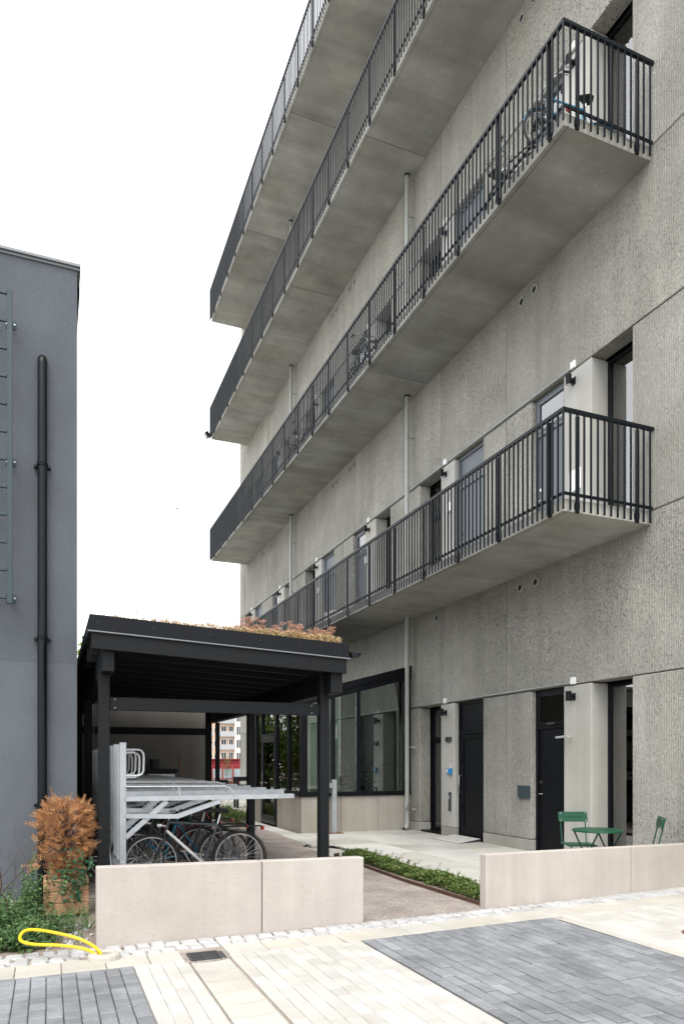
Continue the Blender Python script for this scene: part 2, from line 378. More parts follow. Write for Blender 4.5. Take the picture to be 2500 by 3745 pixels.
M['treeleaf'] = foliage('tree_leaf', [(0.08, 0.14, 0.03), (0.14, 0.22, 0.04), (0.20, 0.27, 0.06), (0.28, 0.31, 0.09)], trans=0.5)
M['palmleaf'] = foliage('palm_leaf', [(0.015, 0.07, 0.03), (0.03, 0.11, 0.05)])
M['bark'] = plain('bark', (0.12, 0.09, 0.07), 0.9, var=0.3, nscale=15)
M['twig'] = plain('red_brown_twig', (0.065, 0.032, 0.03), 0.8, var=0.2, nscale=30)

def wood_mat(name, c, axis_scale=(2, 30, 60)):
    m, n, l, p = mat(name); tc = n.new('ShaderNodeTexCoord'); q = n.new('ShaderNodeMapping'); q.inputs['Scale'].default_value = axis_scale
    oi = n.new('ShaderNodeObjectInfo'); ad = n.new('ShaderNodeVectorMath'); ad.operation = 'ADD'
    l.new(tc.outputs['Object'], q.inputs['Vector']); l.new(q.outputs['Vector'], ad.inputs[0]); l.new(oi.outputs['Random'], ad.inputs[1])
    t = n.new('ShaderNodeTexNoise'); t.inputs['Scale'].default_value = 1.5; t.inputs['Detail'].default_value = 6; t.inputs['Distortion'].default_value = 0.6
    l.new(ad.outputs['Vector'], t.inputs['Vector'])
    cr = n.new('ShaderNodeValToRGB'); cr.color_ramp.elements[0].position = 0.3; cr.color_ramp.elements[1].position = 0.7
    cr.color_ramp.elements[0].color = (c[0] * 0.68, c[1] * 0.62, c[2] * 0.55, 1); cr.color_ramp.elements[1].color = (*c, 1)
    l.new(t.outputs['Fac'], cr.inputs['Fac']); l.new(cr.outputs['Color'], p.inputs['Base Color']); p.inputs['Roughness'].default_value = 0.75
    b = n.new('ShaderNodeBump'); b.inputs['Distance'].default_value = 0.002; l.new(t.outputs['Fac'], b.inputs['Height']); l.new(b.outputs['Normal'], p.inputs['Normal'])
    return m
M['plank'] = wood_mat('planter_wood', (0.50, 0.305, 0.175))
M['broom'] = wood_mat('broom_wood', (0.32, 0.15, 0.06), (30, 30, 2))

# ================================================================ GROUND
def sheet(name, x0, x1, y0, y1, z, mat):
    return tag(MB().add([(x0, y0, z), (x1, y0, z), (x1, y1, z), (x0, y1, z)], [(0, 1, 2, 3)]).build(name, mat), kind='structure')
sheet('ground', -400, 400, -300, 600, -0.06, M['earth'])
def yb(x): return 6.49 if x < 2.5 else 6.49 + 0.062 * (x - 2.5)          # foot of the low walls
def ysl(x): return 0.0 if x < 2.5 else math.atan(0.062)
def yk(x): return yb(x) - (0.375 if x < 0.95 else 0.325 if x < 2.5 else 0.30)   # top of the kerb flags
def yl(x): return yk(x) - 0.335                                          # foot of the kerb flags

gravel = tag(MB().add([(0.5, 6.4, -0.008), (4.46, 6.4, -0.008), (4.46, 12.9, -0.008), (4.9, 13.6, -0.008), (4.95, 24, -0.008), (-1, 24, -0.008), (-1, 8.9, -0.008), (0.5, 8.9, -0.008)], [tuple(range(8))]).build('gravel_path', M['gravel']), kind='structure')
soil = tag(MB().add([(-4, 6.3, -0.016), (0.52, 6.3, -0.016), (0.52, 9.0, -0.016), (-4, 9.0, -0.016)], [(0, 1, 2, 3)]).build('soil_bed', M['soil']), kind='structure')
strip_base = tag(MB().add([(4.40, 6.5, -0.004), (5.03, 6.5, -0.004), (5.10, 11.35, -0.004), (4.50, 11.35, -0.004)], [(0, 1, 2, 3)]).build('planting_bed', M['soil']), kind='structure')
paving = tag(MB().add([(-8, -8, -0.018), (14, -8, -0.018), (14, 6.12, -0.018), (4, 6.12, -0.018), (-8, 6.0, -0.018)], [(0, 1, 2, 3, 4)]).build('paving', M['sand']), kind='structure')
dark_paving = tag(MB().add([(2.575, -8, -0.014), (4.80, -8, -0.014), (4.80, 5.93, -0.014), (2.575, 5.80, -0.014)], [(0, 1, 2, 3)]).build('dark_paving', M['jointdark']), kind='structure')
dark_paving_2 = tag(MB().add([(-8, -8, -0.014), (0.60, -8, -0.014), (0.60, 5.74, -0.014), (-8, 5.74, -0.014)], [(0, 1, 2, 3)]).build('dark_paving', M['jointdark']), kind='structure')
sett_strip = tag(MB().add([(-8, 6.08, -0.018), (0.95, 6.08, -0.018), (2.5, 6.12, -0.018), (14, 6.86, -0.018), (14, 7.4, -0.018), (2.5, 6.6, -0.018), (-8, 6.6, -0.018)], [tuple(range(7))]).build('cobble_strip', M['sand']), kind='structure')

def block(w, l, h=0.06, c=0.004, jit=0.0, top=0.0):
    j = lambda: rnd.uniform(-jit, jit)
    w, l = w / 2, l / 2
    q = [(-w, -l), (w, -l), (w, l), (-w, l)]
    q = [(a + j(), b + j()) for a, b in q]
    t = [(a * (1 - c / w) + j() * .5, b * (1 - c / l) + j() * .5, top + j() * .3) for a, b in q]
    m = MB(); m.add([(a, b, -h) for a, b in q] + [(a, b, -c * 0.8) for a, b in q] + t,
        [(0, 1, 5, 4), (1, 2, 6, 5), (2, 3, 7, 6), (3, 0, 4, 7), (4, 5, 9, 8), (5, 6, 10, 9), (6, 7, 11, 10), (7, 4, 8, 11), (8, 9, 10, 11)])
    return m
meshcache = {}
def bmesh_block(kind, w, l, mat, c=0.004, jit=0.0):
    k = (kind, round(w, 3), round(l, 3))
    if k not in meshcache: meshcache[k] = [block(w, l, 0.05, c, jit).mesh(kind, mat) for _ in range(3 if jit else 1)]
    return rnd.choice(meshcache[k])
def lay_column(parent, kind, x, w, ytop, ymin, lengths, mat, gap=0.004, c=0.004, jit=0.0012, zj=0.0015):
    """one column of pavers running towards the camera; returns nothing, makes one object per paver"""
    y = ytop; first = True
    while y > ymin:
        ln = rnd.choice(lengths)
        if first: ln = rnd.choice([lengths[0] * .5, lengths[0], lengths[-1]]); ln = round(max(0.06, ln), 3); first = False
        yc = y - ln / 2
        if in_view(x, yc):
            inst('paver', bmesh_block(kind, w - gap, ln - gap, mat, c, jit), parent, (x, yc, rnd.uniform(-zj, zj)), (R(rnd.uniform(-.35, .35)), R(rnd.uniform(-.35, .35)), R(rnd.uniform(-.35, .35))))
        y -= ln
PW = 0.1035
x = 0.605 - PW / 2
while x > -1.2:
    lay_column(dark_paving_2, 'dark_paver', x, PW, yl(x) - 0.003, 4.0, [0.105, 0.14, 0.125, 0.17], M['dark'], 0.006, 0.006); x -= PW
# cream columns left of the drainage channel, the channel itself, cream columns right of it
x = 0.61 + 0.0515
for _ in range(4):
    lay_column(paving, 'cream_paver', x, 0.1022, yl(x) - 0.003, 3.6, [0.21, 0.16, 0.21], M['cream'], 0.0025, 0.0025, zj=0.0008); x += 0.1025
def channel_mesh():
    w, l, k = 0.305, 0.262, 8; vs = []; fs = []
    prof = [(-w / 2 + w * i / k, -0.011 * math.sin(math.pi * i / k)) for i in range(k + 1)]
    for yy in (-l / 2, l / 2):
        for px_, pz in prof: vs.append((px_, yy, pz))
        for px_, pz in prof: vs.append((px_, yy, -0.06))
    n = k + 1
    for i in range(k):
        fs.append((i, i + 1, 2 * n + i + 1, 2 * n + i)); fs.append((i, n + i, n + i + 1, i + 1)); fs.append((2 * n + i, 2 * n + i + 1, 3 * n + i + 1, 3 * n + i))
    fs += [(0, 2 * n, 3 * n, n), (k, n + k, 3 * n + k, 2 * n + k)]
    return MB().add(vs, fs).mesh('channel_slab', M['flag'])
chm = channel_mesh()
y = 5.70 - 0.131
while y > 3.4:
    inst('channel_slab', chm, paving, (1.19, y, 0.001 + rnd.uniform(-.001, .001)), (0, 0, R(rnd.uniform(-.5, .5)))); y -= 0.267
x = 1.375 + 0.0515
while x < 2.56:
    lay_column(paving, 'cream_paver', x, 0.1068, yl(x) - 0.003, 3.2, [0.21, 0.21, 0.16], M['cream'], 0.0025, 0.0025, zj=0.0008); x += 0.1075
x = 2.58 + PW / 2
i = 0
while x < 4.80:
    y0 = yl(x) - 0.003
    lay_column(dark_paving, 'dark_paver', x, PW, y0, 3.1, [0.207], M['dark'], 0.0085, 0.006, zj=0.003); x += PW * 1.0; i += 1
edge_strip = sheet('edging_strip', 4.757, 4.866, 2.0, 5.93, -0.001, M['flag'])
x = 4.87 + 0.0515
while x < 7.9:
    lay_column(paving, 'cream_paver', x, 0.1068, yl(x) - 0.003, 4.0, [0.21, 0.21, 0.16], M['cream'], 0.0025, 0.0025, zj=0.0008); x += 0.1065
# kerb flags
xs = [-1.57, -1.23, -0.90, -0.57, -0.237, 0.09, 0.415, 0.745, 1.01] + [1.38, 1.725, 2.07, 2.42, 2.77, 3.12, 3.48, 3.85, 4.2, 4.55, 4.9, 5.25, 5.6, 5.95, 6.3, 6.65, 7.0, 7.4, 7.8]
for a, b in zip(xs[:-1], xs[1:]):
    if abs(a - 1.01) < .01: continue
    cx = (a + b) / 2
    inst('kerb_flag', bmesh_block('kerb_flag', b - a - 0.007, 0.328, M['flag'], 0.004, 0.001), paving, (cx, yk(cx) - 0.168, rnd.uniform(-.001, .002)), (0, R(rnd.uniform(-.3, .3)), ysl(cx)))
# granite setts, three rows on the left, two along the walls
sett_sh = [(w, l) for w in (0.098, 0.11, 0.124, 0.14) for l in (0.118, 0.128)]
sett_mesh = {s: [block(s[0], s[1], 0.06, 0.014, 0.006, 0.004).mesh('granite_sett', M['sett'], smooth=False) for _ in range(4)] for s in sett_sh}
for row in range(3):
    x = -1.25 + 0.04 * row
    while x < 8.0:
        w, l = rnd.choice(sett_sh)
        cx = x + w / 2
        if not (row == 2 and cx > 0.9) and not (math.hypot(cx - 0.413, yk(cx) + .065 + row * .13 - 6.09) < 0.17 and True):
            r3 = 0.122 if cx < 0.95 else 0.148
            yy = yk(cx) + r3 * (row + 0.5)
            if in_view(cx, yy, m=150):
                inst('sett', rnd.choice(sett_mesh[(w, l)]), sett_strip, (cx, yy + rnd.uniform(-.004, .004), rnd.uniform(-.004, .003)), (R(rnd.uniform(-2.5, 2.5)), R(rnd.uniform(-2.5, 2.5)), ysl(cx) + R(rnd.uniform(-3, 3))))
        x += w + rnd.uniform(0.008, 0.018)
# concrete terrace in front of the building, one object per slab
terrace = tag(MB().add([(5.0, 6.7, -0.006), (7.97, 6.7, -0.006), (7.97, 15.25, -0.006), (5.1, 15.25, -0.006), (4.75, 24, -0.006), (4.60, 24, -0.006), (4.85, 13.2, -0.006), (5.08, 12.6, -0.006)], [tuple(range(8))]).build('terrace', M['terrace']), kind='structure')
ys = [6.72, 8.19, 9.74, 11.29, 12.84, 14.05, 15.2]
for (xa, xb) in ((5.09, 6.05), (6.05, 7.0), (7.0, 7.94)):
    for ya, yb_ in zip(ys[:-1], ys[1:]):
        inst('paving_slab', block(xb - xa - 0.014, yb_ - ya - 0.014, 0.05, 0.007).mesh('paving_slab', M['terrace']), terrace, ((xa + xb) / 2, (ya + yb_) / 2, rnd.uniform(0.0, 0.004)), (R(rnd.uniform(-.08, .08)), R(rnd.uniform(-.12, .12)), 0))
for y0 in [12.95, 13.95, 14.95, 15.95, 16.95, 17.95, 18.95]:      # walkway flags along the glazed room
    inst('paving_slab', block(0.42, 0.985, 0.05, 0.005).mesh('paving_slab', M['terrace']), terrace, (4.93 if y0 > 14.9 else 4.86, y0 + .5, 0.001), (0, 0, R(rnd.uniform(-1, 1))))
far_terrace = tag(MB().add([(-6, 22.4, 0.0), (4.3, 22.4, 0.0), (4.3, 19.7, 0.0), (7.9, 19.7, 0), (7.9, 31.6, 0.0), (26, 31.6, 0.0), (26, 43.9, 0.0), (-6, 43.9, 0.0)], [tuple(range(8))]).build('far_terrace', M['terrace']), kind='structure')
for yy in (23.5, 26, 28.5, 31, 34):
    for xx in (3.3, 5.8, 8.3):
        if xx < 7.8 or yy > 31: inst('paving_slab', block(2.48, 2.48, 0.05, 0.006).mesh('paving_slab', M['terrace']), far_terrace, (xx, yy + 1.25, 0.008 + rnd.uniform(0, .004)))
# ================================================================ APARTMENT BUILDING
XF = 7.95
ORIG = (8.0, 7.0, 0.0)
bld = thing('apartment_building', 'tall grey ribbed concrete apartment block with long stacked gallery balconies', 'building', ORIG)
SB = [4.98, 10.18, 15.36, 20.38]          # undersides of the balcony slabs
LZ = [2.86] + [s + 3.04 for s in SB]      # top of the openings of each storey
FZ = [0.0] + [s + 0.19 for s in SB]       # foot of the openings
YA, YB = 3.0, 31.6
J = 0.012
def wall(name, y0, y1, z0, z1, m, x=XF, t=0.30, bev=0.008):
    return MB().box(x, x + t, y0 + J / 2, y1 - J / 2, z0 + J / 2, z1 - J / 2).build(name, M[m], bld, bevel=bev)
MB().box(XF + 0.75, XF + 12, YA, YB, -0.05, 25.0).build('core_light_block', M['interior'], bld)  # dark solid core added behind the wall panels to block light
MB().box(XF + 0.06, XF + 0.74, YB - 0.32, YB, 0.0, 25.0).build('end_wall', M['rib'], bld)
MB().box(XF + 0.06, XF + 0.74, YA, YA + .3, 0.0, 25.0).build('end_wall', M['rib'], bld)
MB().box(XF - 0.02, XF + 12.02, YA - .02, YB + .02, 25.0, 25.25).build('roof', M['slab'], bld)
lampsA = [9.45, 17.55, 25.5]; lampsB = [13.54, 21.57, 29.52]
# blank wall bands, one object per precast panel
vj = [YA, 7.3 - 3.2, 11.33, 13.76, 15.4, 19.4, 23.5, 27.2, YB]
for k in range(5):
    z0 = LZ[k]; z1 = (FZ[k + 1] if k < 4 else 25.0)
    for a, b in zip(vj[:-1], vj[1:]): wall('wall_panel', a, b, z0, z1, 'rib')
# openings: A = window / pillar / door, B = door / pillar / window
def opening_list(k):
    res = []
    for L in lampsA: res += [('w', L - 1.25, L - .41, L), ('p', L - .41, L + .25, L), ('dA', L + .25, L + 1.12, L)]
    for L in lampsB: res += [('dB', L - 1.42, L - .36, L), ('p', L - .36, L + .21, L), ('w', L + .21, L + 1.2, L)]
    res.sort(key=lambda q: q[1])
    if k == 0: res = [r for r in res if r[2] < 15.0]
    return res
def lathe_handle(p, y, z, side=1, parent=None):
    MB().tube([(p, y, z - .16), (p - .05, y, z - .16), (p - .05, y, z + .16), (p, y, z + .16)], 0.012, 8).build('handle', M['steel'], parent, smooth=True)
def window_unit(y0, y1, z0, z1, sky_curtain=0.0, m='black', gm='glass', x=XF + 0.32):
    f = MB(); t = 0.055
    f.box(x, x + .08, y0, y0 + t, z0, z1); f.box(x, x + .08, y1 - t, y1, z0, z1)
    f.box(x + .001, x + .081, y0 + t, y1 - t, z1 - t, z1); f.box(x + .001, x + .081, y0 + t, y1 - t, z0, z0 + .09)
    w = f.build('window', M[m], bld, bevel=0.004)
    MB().box(x + .035, x + .05, y0 + t, y1 - t, z0 + .09, z1 - t).build('pane', M[gm], w)
    if sky_curtain > 0:  # white curtain stands in for bright sky reflected in the pane
        c = MB(); yy0, yy1 = y0 + t, y0 + t + (y1 - y0 - 2 * t) * sky_curtain; n = 14; vs = []
        for i in range(n + 1):
            yv = yy0 + (yy1 - yy0) * i / n; xv = x + .19 + (0.012 if i % 2 else -0.012)
            vs += [(xv, yv, z0 + .1), (xv, yv, z1 - .08)]
        c.add(vs, [(2 * i, 2 * i + 2, 2 * i + 3, 2 * i + 1) for i in range(n)]).build('sky_curtain', M['sky_curtain'], w)
    MB().box(x + .082, XF + .745, y0 - .03, y0, z0, z1).build('jamb_light_block', M['interior'], w); MB().box(x + .082, XF + .745, y1, y1 + .03, z0, z1).build('jamb_light_block', M['interior'], w)  # dark linings added so light enters only through the window
    s = MB().box(XF + 0.02, x - 0.002, y0 + .01, y1 - .01, z0 - .02, z0 + .012).build('sill', M['black'], w)
    return w
def door_unit(y0, y1, z0, z1, kind, k, x=XF + 0.09):
    m = 'black' if k == 0 else 'doorgrey'
    t = 0.06; zt = z0 + 2.16
    f = MB()
    f.box(x, x + .09, y0, y0 + t, z0, z1); f.box(x, x + .09, y1 - t, y1, z0, z1)
    f.box(x + .001, x + .089, y0 + t, y1 - t, z1 - t, z1); f.box(x + .001, x + .089, y0 + t, y1 - t, zt, zt + .07)
    d = f.build('door', M[m], bld, bevel=0.004)
    lf = MB().box(x + .03, x + .08, y0 + t + .004, y1 - t - .004, z0 + .02, zt - .004)
    leaf = lf.build('door_leaf', M[m], d, bevel=0.003)
    if k == 0 and kind == 'B':                      # framed entrance leaf
        g = MB(); a, b = y0 + t + .01, y1 - t - .01
        for q in ((a, a + .1, z0 + .02, zt - .01), (b - .1, b, z0 + .02, zt - .01)): g.box(x + .012, x + .032, *q)
        g.box(x + .013, x + .031, a + .1, b - .1, zt - .12, zt - .01); g.box(x + .013, x + .031, a + .1, b - .1, z0 + .02, z0 + .24)
        g.build('leaf_frame', M[m], leaf if False else d, bevel=0.003)
        MB().box(x - .01, x + .012, a, b - .12, zt - .09, zt - .05).build('door_closer', M['pipe'], d, bevel=0.004)
        [MB().box(x - .012, x + .002, b - .05, b + .03, z0 + zz, z0 + zz + .11).build('hinge', M['black'], d) for zz in (.55, 1.55)]
    # upper light or panel
    if kind == 'A':
        s = MB(); q = 0.05; a, b, c, e = y0 + t, y1 - t, zt + .07, z1 - t
        s.box(x - .01, x + .05, a, a + q, c, e).box(x - .01, x + .05, b - q, b, c, e).box(x - .009, x + .049, a + q, b - q, c, c + q).box(x - .009, x + .049, a + q, b - q, e - q, e)
        tr = s.build('transom', M[m], d, bevel=0.003)
        MB().box(x + .02, x + .03, a + q, b - q, c + q, e - q).build('pane', M['glass'], d)
        if k > 0: MB().box(x + .16, x + .17, a + .02, b - .02, c + .02, e - .02).build('transom_backing', M['sky_curtain'] if y0 < 12 else M['whitepanel'], d)  # near white sheet stands in for a reflection; farther ones are white infill
    else:
        MB().box(x + .03, x + .07, y0 + t, y1 - t, zt + .07, z1 - t).build('transom_panel', M[m], d, bevel=0.003)
    hy = y1 - t - .07
    if k == 0 and kind == 'B':
        MB().tube([(x + .01, hy + .03, z0 + .93), (x - .055, hy + .03, z0 + .95), (x - .055, hy + .03, z0 + 1.29), (x + .01, hy + .03, z0 + 1.31)], 0.014, 8).build('handle', M['steel'], d, smooth=True)
    else:
        MB().cyl((x + .03, hy, z0 + 1.02), (x - .02, hy, z0 + 1.02), .014).cyl((x - .02, hy + .01, z0 + 1.02), (x - .02, hy - .1, z0 + 1.02), .011).build('handle', M['steel'], d, smooth=True)
        MB().cyl((x + .031, hy, z0 + 1.22), (x + .005, hy, z0 + 1.22), .028).build('lock', M['steel'], d, smooth=True)
    return d
for k in range(4):
    z0, z1 = FZ[k], LZ[k]
    ops = opening_list(k)
    yend = YB if k > 0 else YB
    prev = YA
    segs = []
    for kind, a, b, L in ops:
        if a > prev + 0.02: segs.append((prev, a))
        prev = b
    segs.append((prev, YB))
    for a, b in segs:                               # ribbed piers between the openings
        cuts = [a] + [q for q in (11.33, 15.4, 19.4, 23.5, 27.2) if a + .1 < q < b - .1] + [b]
        for c, d in zip(cuts[:-1], cuts[1:]):
            zz = 0.2 if k == 0 else z0
            wall('pier', c, d, zz, z1, 'rib', bev=0.018)
            if k == 0: MB().box(XF + .004, XF + .296, c, d, -.05, .2).build('plinth', M['plinth'], bld, bevel=0.006)
    for kind, a, b, L in ops:
        if kind == 'p':
            o = MB().box(XF - .004, XF + .335, a, b, (0.2 if k == 0 and L > 12 else z0), z1 - .012).build('pillar', M['smooth'], bld, bevel=0.010)
            if k == 0 and L > 12: MB().box(XF, XF + .33, a + .002, b - .002, -.05, .196).build('plinth', M['plinth'], bld, bevel=0.006)
        elif kind == 'w':
            cur = 0.0 if k == 0 else (0.62 if L < 12 else rnd.choice([0, 0, .5, 1]))
            w = window_unit(a, b, z0 + .02, z1 - .02, cur)
            if k == 0 and L > 12:                   # glazed door with a mid rail and pull handles
                x = XF + .32
                MB().box(x - .004, x + .078, a + .055, b - .055, 2.02, 2.16).build('door_rail', M['black'], w)
                MB().tube([(x, a + .5, .95), (x - .06, a + .5, .96), (x - .06, a + .5, 1.34), (x, a + .5, 1.35)], 0.013, 8).build('handle', M['steel'], w, smooth=True)
                MB().tube([(x, a + .25, .95), (x - .06, a + .25, .96), (x - .06, a + .25, 1.34), (x, a + .25, 1.35)], 0.013, 8).build('handle', M['black'], w, smooth=True)
            if k > 0 and L > 12:
                x = XF + .32
                MB().box(x - .004, x + .078, a + .055, b - .055, z0 + 2.02, z0 + 2.12).build('door_rail', M['black'], w)
                MB().tube([(x, a + .4, z0 + .85), (x - .06, a + .4, z0 + .86), (x - .06, a + .4, z0 + 1.24), (x, a + .4, z0 + 1.25)], 0.013, 8).build('handle', M['steel'], w, smooth=True)
        else:
            door_unit(a, b, z0 + .01, z1 - .01, kind[1], k)
# balcony slabs with a drip groove under the outer edge
XB, Y0B, Y1B = 6.42, 7.83, 30.45
for k, z in enumerate(SB):
    cuts = [Y0B, (14.29, 14.36, 14.42, 14.42)[k], 19.78, 24.73, Y1B]
    for a, b in zip(cuts[:-1], cuts[1:]):
        t = 0.165
        poly = [(XB, z), (XB, z + t), (XF - .003, z + t + .02), (XF - .003, z), (XB + .085, z), (XB + .085, z + .012), (XB + .07, z + .012), (XB + .07, z)]
        MB().prism(poly, 'y', a + .009, b - .009).build('balcony_slab', M['slab'], bld)
# round air vents under the galleries
def vent(y, z):
    v = MB().lathe([(.085, .0), (.085, .022), (.075, .028), (.058, .02), (.055, .0)], n=22)
    v.v = [(XF - q[2], y + q[0], z + q[1]) for q in v.v]
    o = v.build('air_vent', M['galv'] if False else M['downpipe'], bld, smooth=True)
    g = MB()
    for i in range(7):
        h = -.045 + .015 * i; w = math.sqrt(max(.0001, .054 ** 2 - h * h)); g.box(XF - .012, XF - .006, y - w, y + w, z + h - .003, z + h + .003)
    g.build('grille', M['iron'], o)
    d = MB().lathe([(.0005, 0), (.055, 0)], n=16); d.v = [(XF - .003, y + q[0], z + q[1]) for q in d.v]; d.build('duct', M['interior'], o)
vent(13.94, 4.79)
for z, ys_ in ((4.77, (10.9, 10.45)), (9.95, (10.85, 10.48, 18.58, 18.9, 19.92, 20.23, 26.52, 26.8, 27.74, 28.05)), (15.1, (10.85, 10.48, 18.58, 18.9, 19.92, 20.23, 26.52, 26.8, 27.74, 28.05)), (20.1, (10.85, 10.48, 18.58, 18.9))):
    for y in ys_: vent(y, z)
# small fittings beside the entrance doors
MB().box(XF - .055, XF - .006, 13.30, 13.50, 2.03, 2.13).build('door_control', M['iron'], bld, bevel=.008)
MB().box(XF - .058, XF - .053, 13.37, 13.43, 2.05, 2.10).build('display', M['black'], bld)
MB().box(XF - .06, XF - .006, 13.27, 13.42, 1.335, 1.455).build('emergency_box', M['signblue'], bld, bevel=.006)
MB().box(XF - .063, XF - .061, 13.36, 13.41, 1.37, 1.43).build('window_label', M['white'], bld)
MB().box(XF - .0095, XF - .006, 13.28, 13.38, 1.47, 1.55).build('sign', M['white'], bld)
MB().lathe([(.012, 0), (.026, 0)], n=16).build('tmp', None)
bpy.data.objects.remove(bpy.data.objects['tmp'])
s = MB().lathe([(.018, 0), (.026, 0)], n=18); s.v = [(XF - .0115, 13.33 + q[0], 1.512 + q[1]) for q in s.v]; s.obox((XF - .0115, 13.33, 1.512), (.0008, .05, .009), (R(45), 0, 0)); s.build('sign_print', M['signred'], bld)
MB().box(XF - .035, XF - .006, 13.31, 13.40, .55, .95).build('intercom', M['iron'], bld, bevel=.008)
MB().box(XF - .04, XF - .034, 13.33, 13.38, .80, .88).build('keypad', M['galv'], bld)
MB().box(XF - .045, XF - .002, 10.60, 10.93, .945, 1.165).build('letter_plate', M['ladder'], bld, bevel=.004)
o = MB().bar((XF - .10, 9.78, 2.0), (XF - .16, 9.40, 2.01), .03, .035).bar((XF - .06, 9.5, 2.0), (XF - .02, 9.5, 2.0), .03, .03).build('door_stay', M['galvbright'], bld, bevel=.004)
MB().box(XF + .03, XF + .05, 10.0, 10.2, 2.24, 2.27).build('window_catch', M['iron'], bld)
for i, (y, z) in enumerate(((14.96, 1.93), (14.95, .48))): MB().cyl((XF, y, z), (XF - .07, y, z), .025).cyl((XF - .07, y, z), (XF - .085, y, z), .036).build('wall_tap', M['downpipe'], bld, smooth=True)
# notices and meters on the first gallery
MB().box(XF - .02, XF - .006, 9.28, 9.56, 6.02, 6.36).build('notice', M['white'], bld)
for y in (13.36, 21.4, 17.7): MB().box(XF - .05, XF - .006, y - .07, y + .07, 6.95, 7.15).build('door_phone', M['white'], bld, bevel=.01)
MB().box(XF - .02, XF - .006, 13.3, 13.42, 5.2, 5.6).build('notice', M['white'], bld)

# ---------------------------------------------------------------- railings: a thing per gallery, every baluster its own part
rail_words = ['first gallery above the ground floor', 'second gallery from the ground', 'third gallery from the ground', 'topmost gallery in the picture']
bal_mesh = MB().box(-.011, .011, -.011, .011, 0, 1.325).mesh('baluster', M['rail'])
post_mesh = MB().box(-.014, .014, -.026, .026, 0.0, 1.31).mesh('post', M['rail'])
clamp_mesh = MB().box(.0, .10, -.032, .032, 0.04, .12).mesh('bracket', M['rail'])
XR = 6.36; YR0 = 7.775; YR1 = 30.51
for k, z in enumerate(SB):
    org = (XR, 7.8, z)
    rl = thing('balcony_railing', 'black steel bar railing along the ' + rail_words[k], 'railing', org, group='railings of the galleries')
    zt = z + 1.36
    tr = MB(); tr.box(XR - .01, XR + .045, YR0 - .012, YR1 + .012, zt - .05, zt); tr.box(XR + .0455, XF - .01, YR0 - .012, YR0 + .04, zt - .05, zt); tr.box(XR + .0455, XF - .01, YR1 - .04, YR1 + .012, zt - .05, zt)
    tr.build('top_rail', M['rail'], rl, bevel=.003)
    br = MB(); zb = z + .20; br.box(XR + .014, XR + .034, YR0 + .014, YR1 - .014, zb, zb + .04); br.box(XR + .0345, XF - .01, YR0 + .014, YR0 + .034, zb, zb + .04); br.box(XR + .0345, XF - .01, YR1 - .034, YR1 - .014, zb, zb + .04)
    br.build('bottom_rail', M['rail'], rl)
    n = 205; step = (YR1 - YR0) / n
    for i in range(n + 1): inst('baluster', bal_mesh, rl, (XR, YR0 + i * step, z - .005))
    for i in range(1, 14):
        xx = XR + i * .1165
        inst('baluster', bal_mesh, rl, (xx, YR0, z - .005)); inst('baluster', bal_mesh, rl, (xx, YR1, z - .005))
    yy = 8.10
    while yy < 30.4:
        inst('post', post_mesh, rl, (XR + .036, yy, z - .02)); inst('bracket', clamp_mesh, rl, (XR + .022, yy, z))
        yy += 1.205
    for xx in (6.625, 7.675):
        inst('post', post_mesh, rl, (xx, YR0 + .036, z - .02), (0, 0, R(90))); inst('bracket', clamp_mesh, rl, (xx, YR0 + .022, z), (0, 0, R(90)))

# ---------------------------------------------------------------- wall lamps, cable boxes, conduits, downpipes
def wall_lamp(y, z, words):
    t = thing('wall_lamp', words, 'wall lamp', (XF, y, z), group='black wall lamps on the facade')
    b = MB().cyl((XF - .115, y, z - .075), (XF - .115, y, z + .085), .048, 18); o = b.build('lamp_body', M['black'], t, smooth=True)
    MB().box(XF - .07, XF - .005, y - .025, y + .025, z - .02, z + .03).box(XF - .016, XF - .005, y - .045, y + .045, z - .06, z + .06).build('bracket', M['black'], t, bevel=.003)
    MB().cyl((XF - .115, y, z - .0765), (XF - .115, y, z - .0735), .036, 16).build('lens', M['sky_curtain'], t)
storey = ['the ground floor', 'the first gallery', 'the second gallery', 'the third gallery']
nth = ['nearest', 'second nearest', 'third nearest', 'fourth nearest', 'fifth nearest', 'farthest']
def ordn(i): return nth[i]
allL = sorted(lampsA + lampsB)
for k in range(4):
    for i, L in enumerate(allL if k else allL[:2]):
        z = LZ[k] - .20
        pos = ('nearest' if i == 0 else 'farther') if k == 0 else ordn(i)
        wall_lamp(L, z, 'black cylinder wall lamp on a pale pillar, ' + pos + ' lamp on ' + storey[k])
        bx = MB().box(XF - .05, XF - .004, L - .06, L + .045, LZ[k] + .0, LZ[k] + .115).build('junction_box', M['white'], bevel=.006, base=(XF, L, LZ[k]))
        tag(bx, 'small white cable box above the ' + pos + ' lamp on ' + storey[k], 'cable box', 'white cable boxes above the lamps')
    z = LZ[k] + .03
    y1 = 15.15 if k == 0 else 29.6
    cd = MB().tube([(XF - .02, 9.4, z), (XF - .02, y1, z)], .0115, 8).build('cable_conduit', M['galv'], smooth=True, base=(XF, 9.4, z))
    tag(cd, 'thin grey cable conduit along the wall joint above the doors of ' + storey[k], 'conduit', 'cable conduits on the facade')
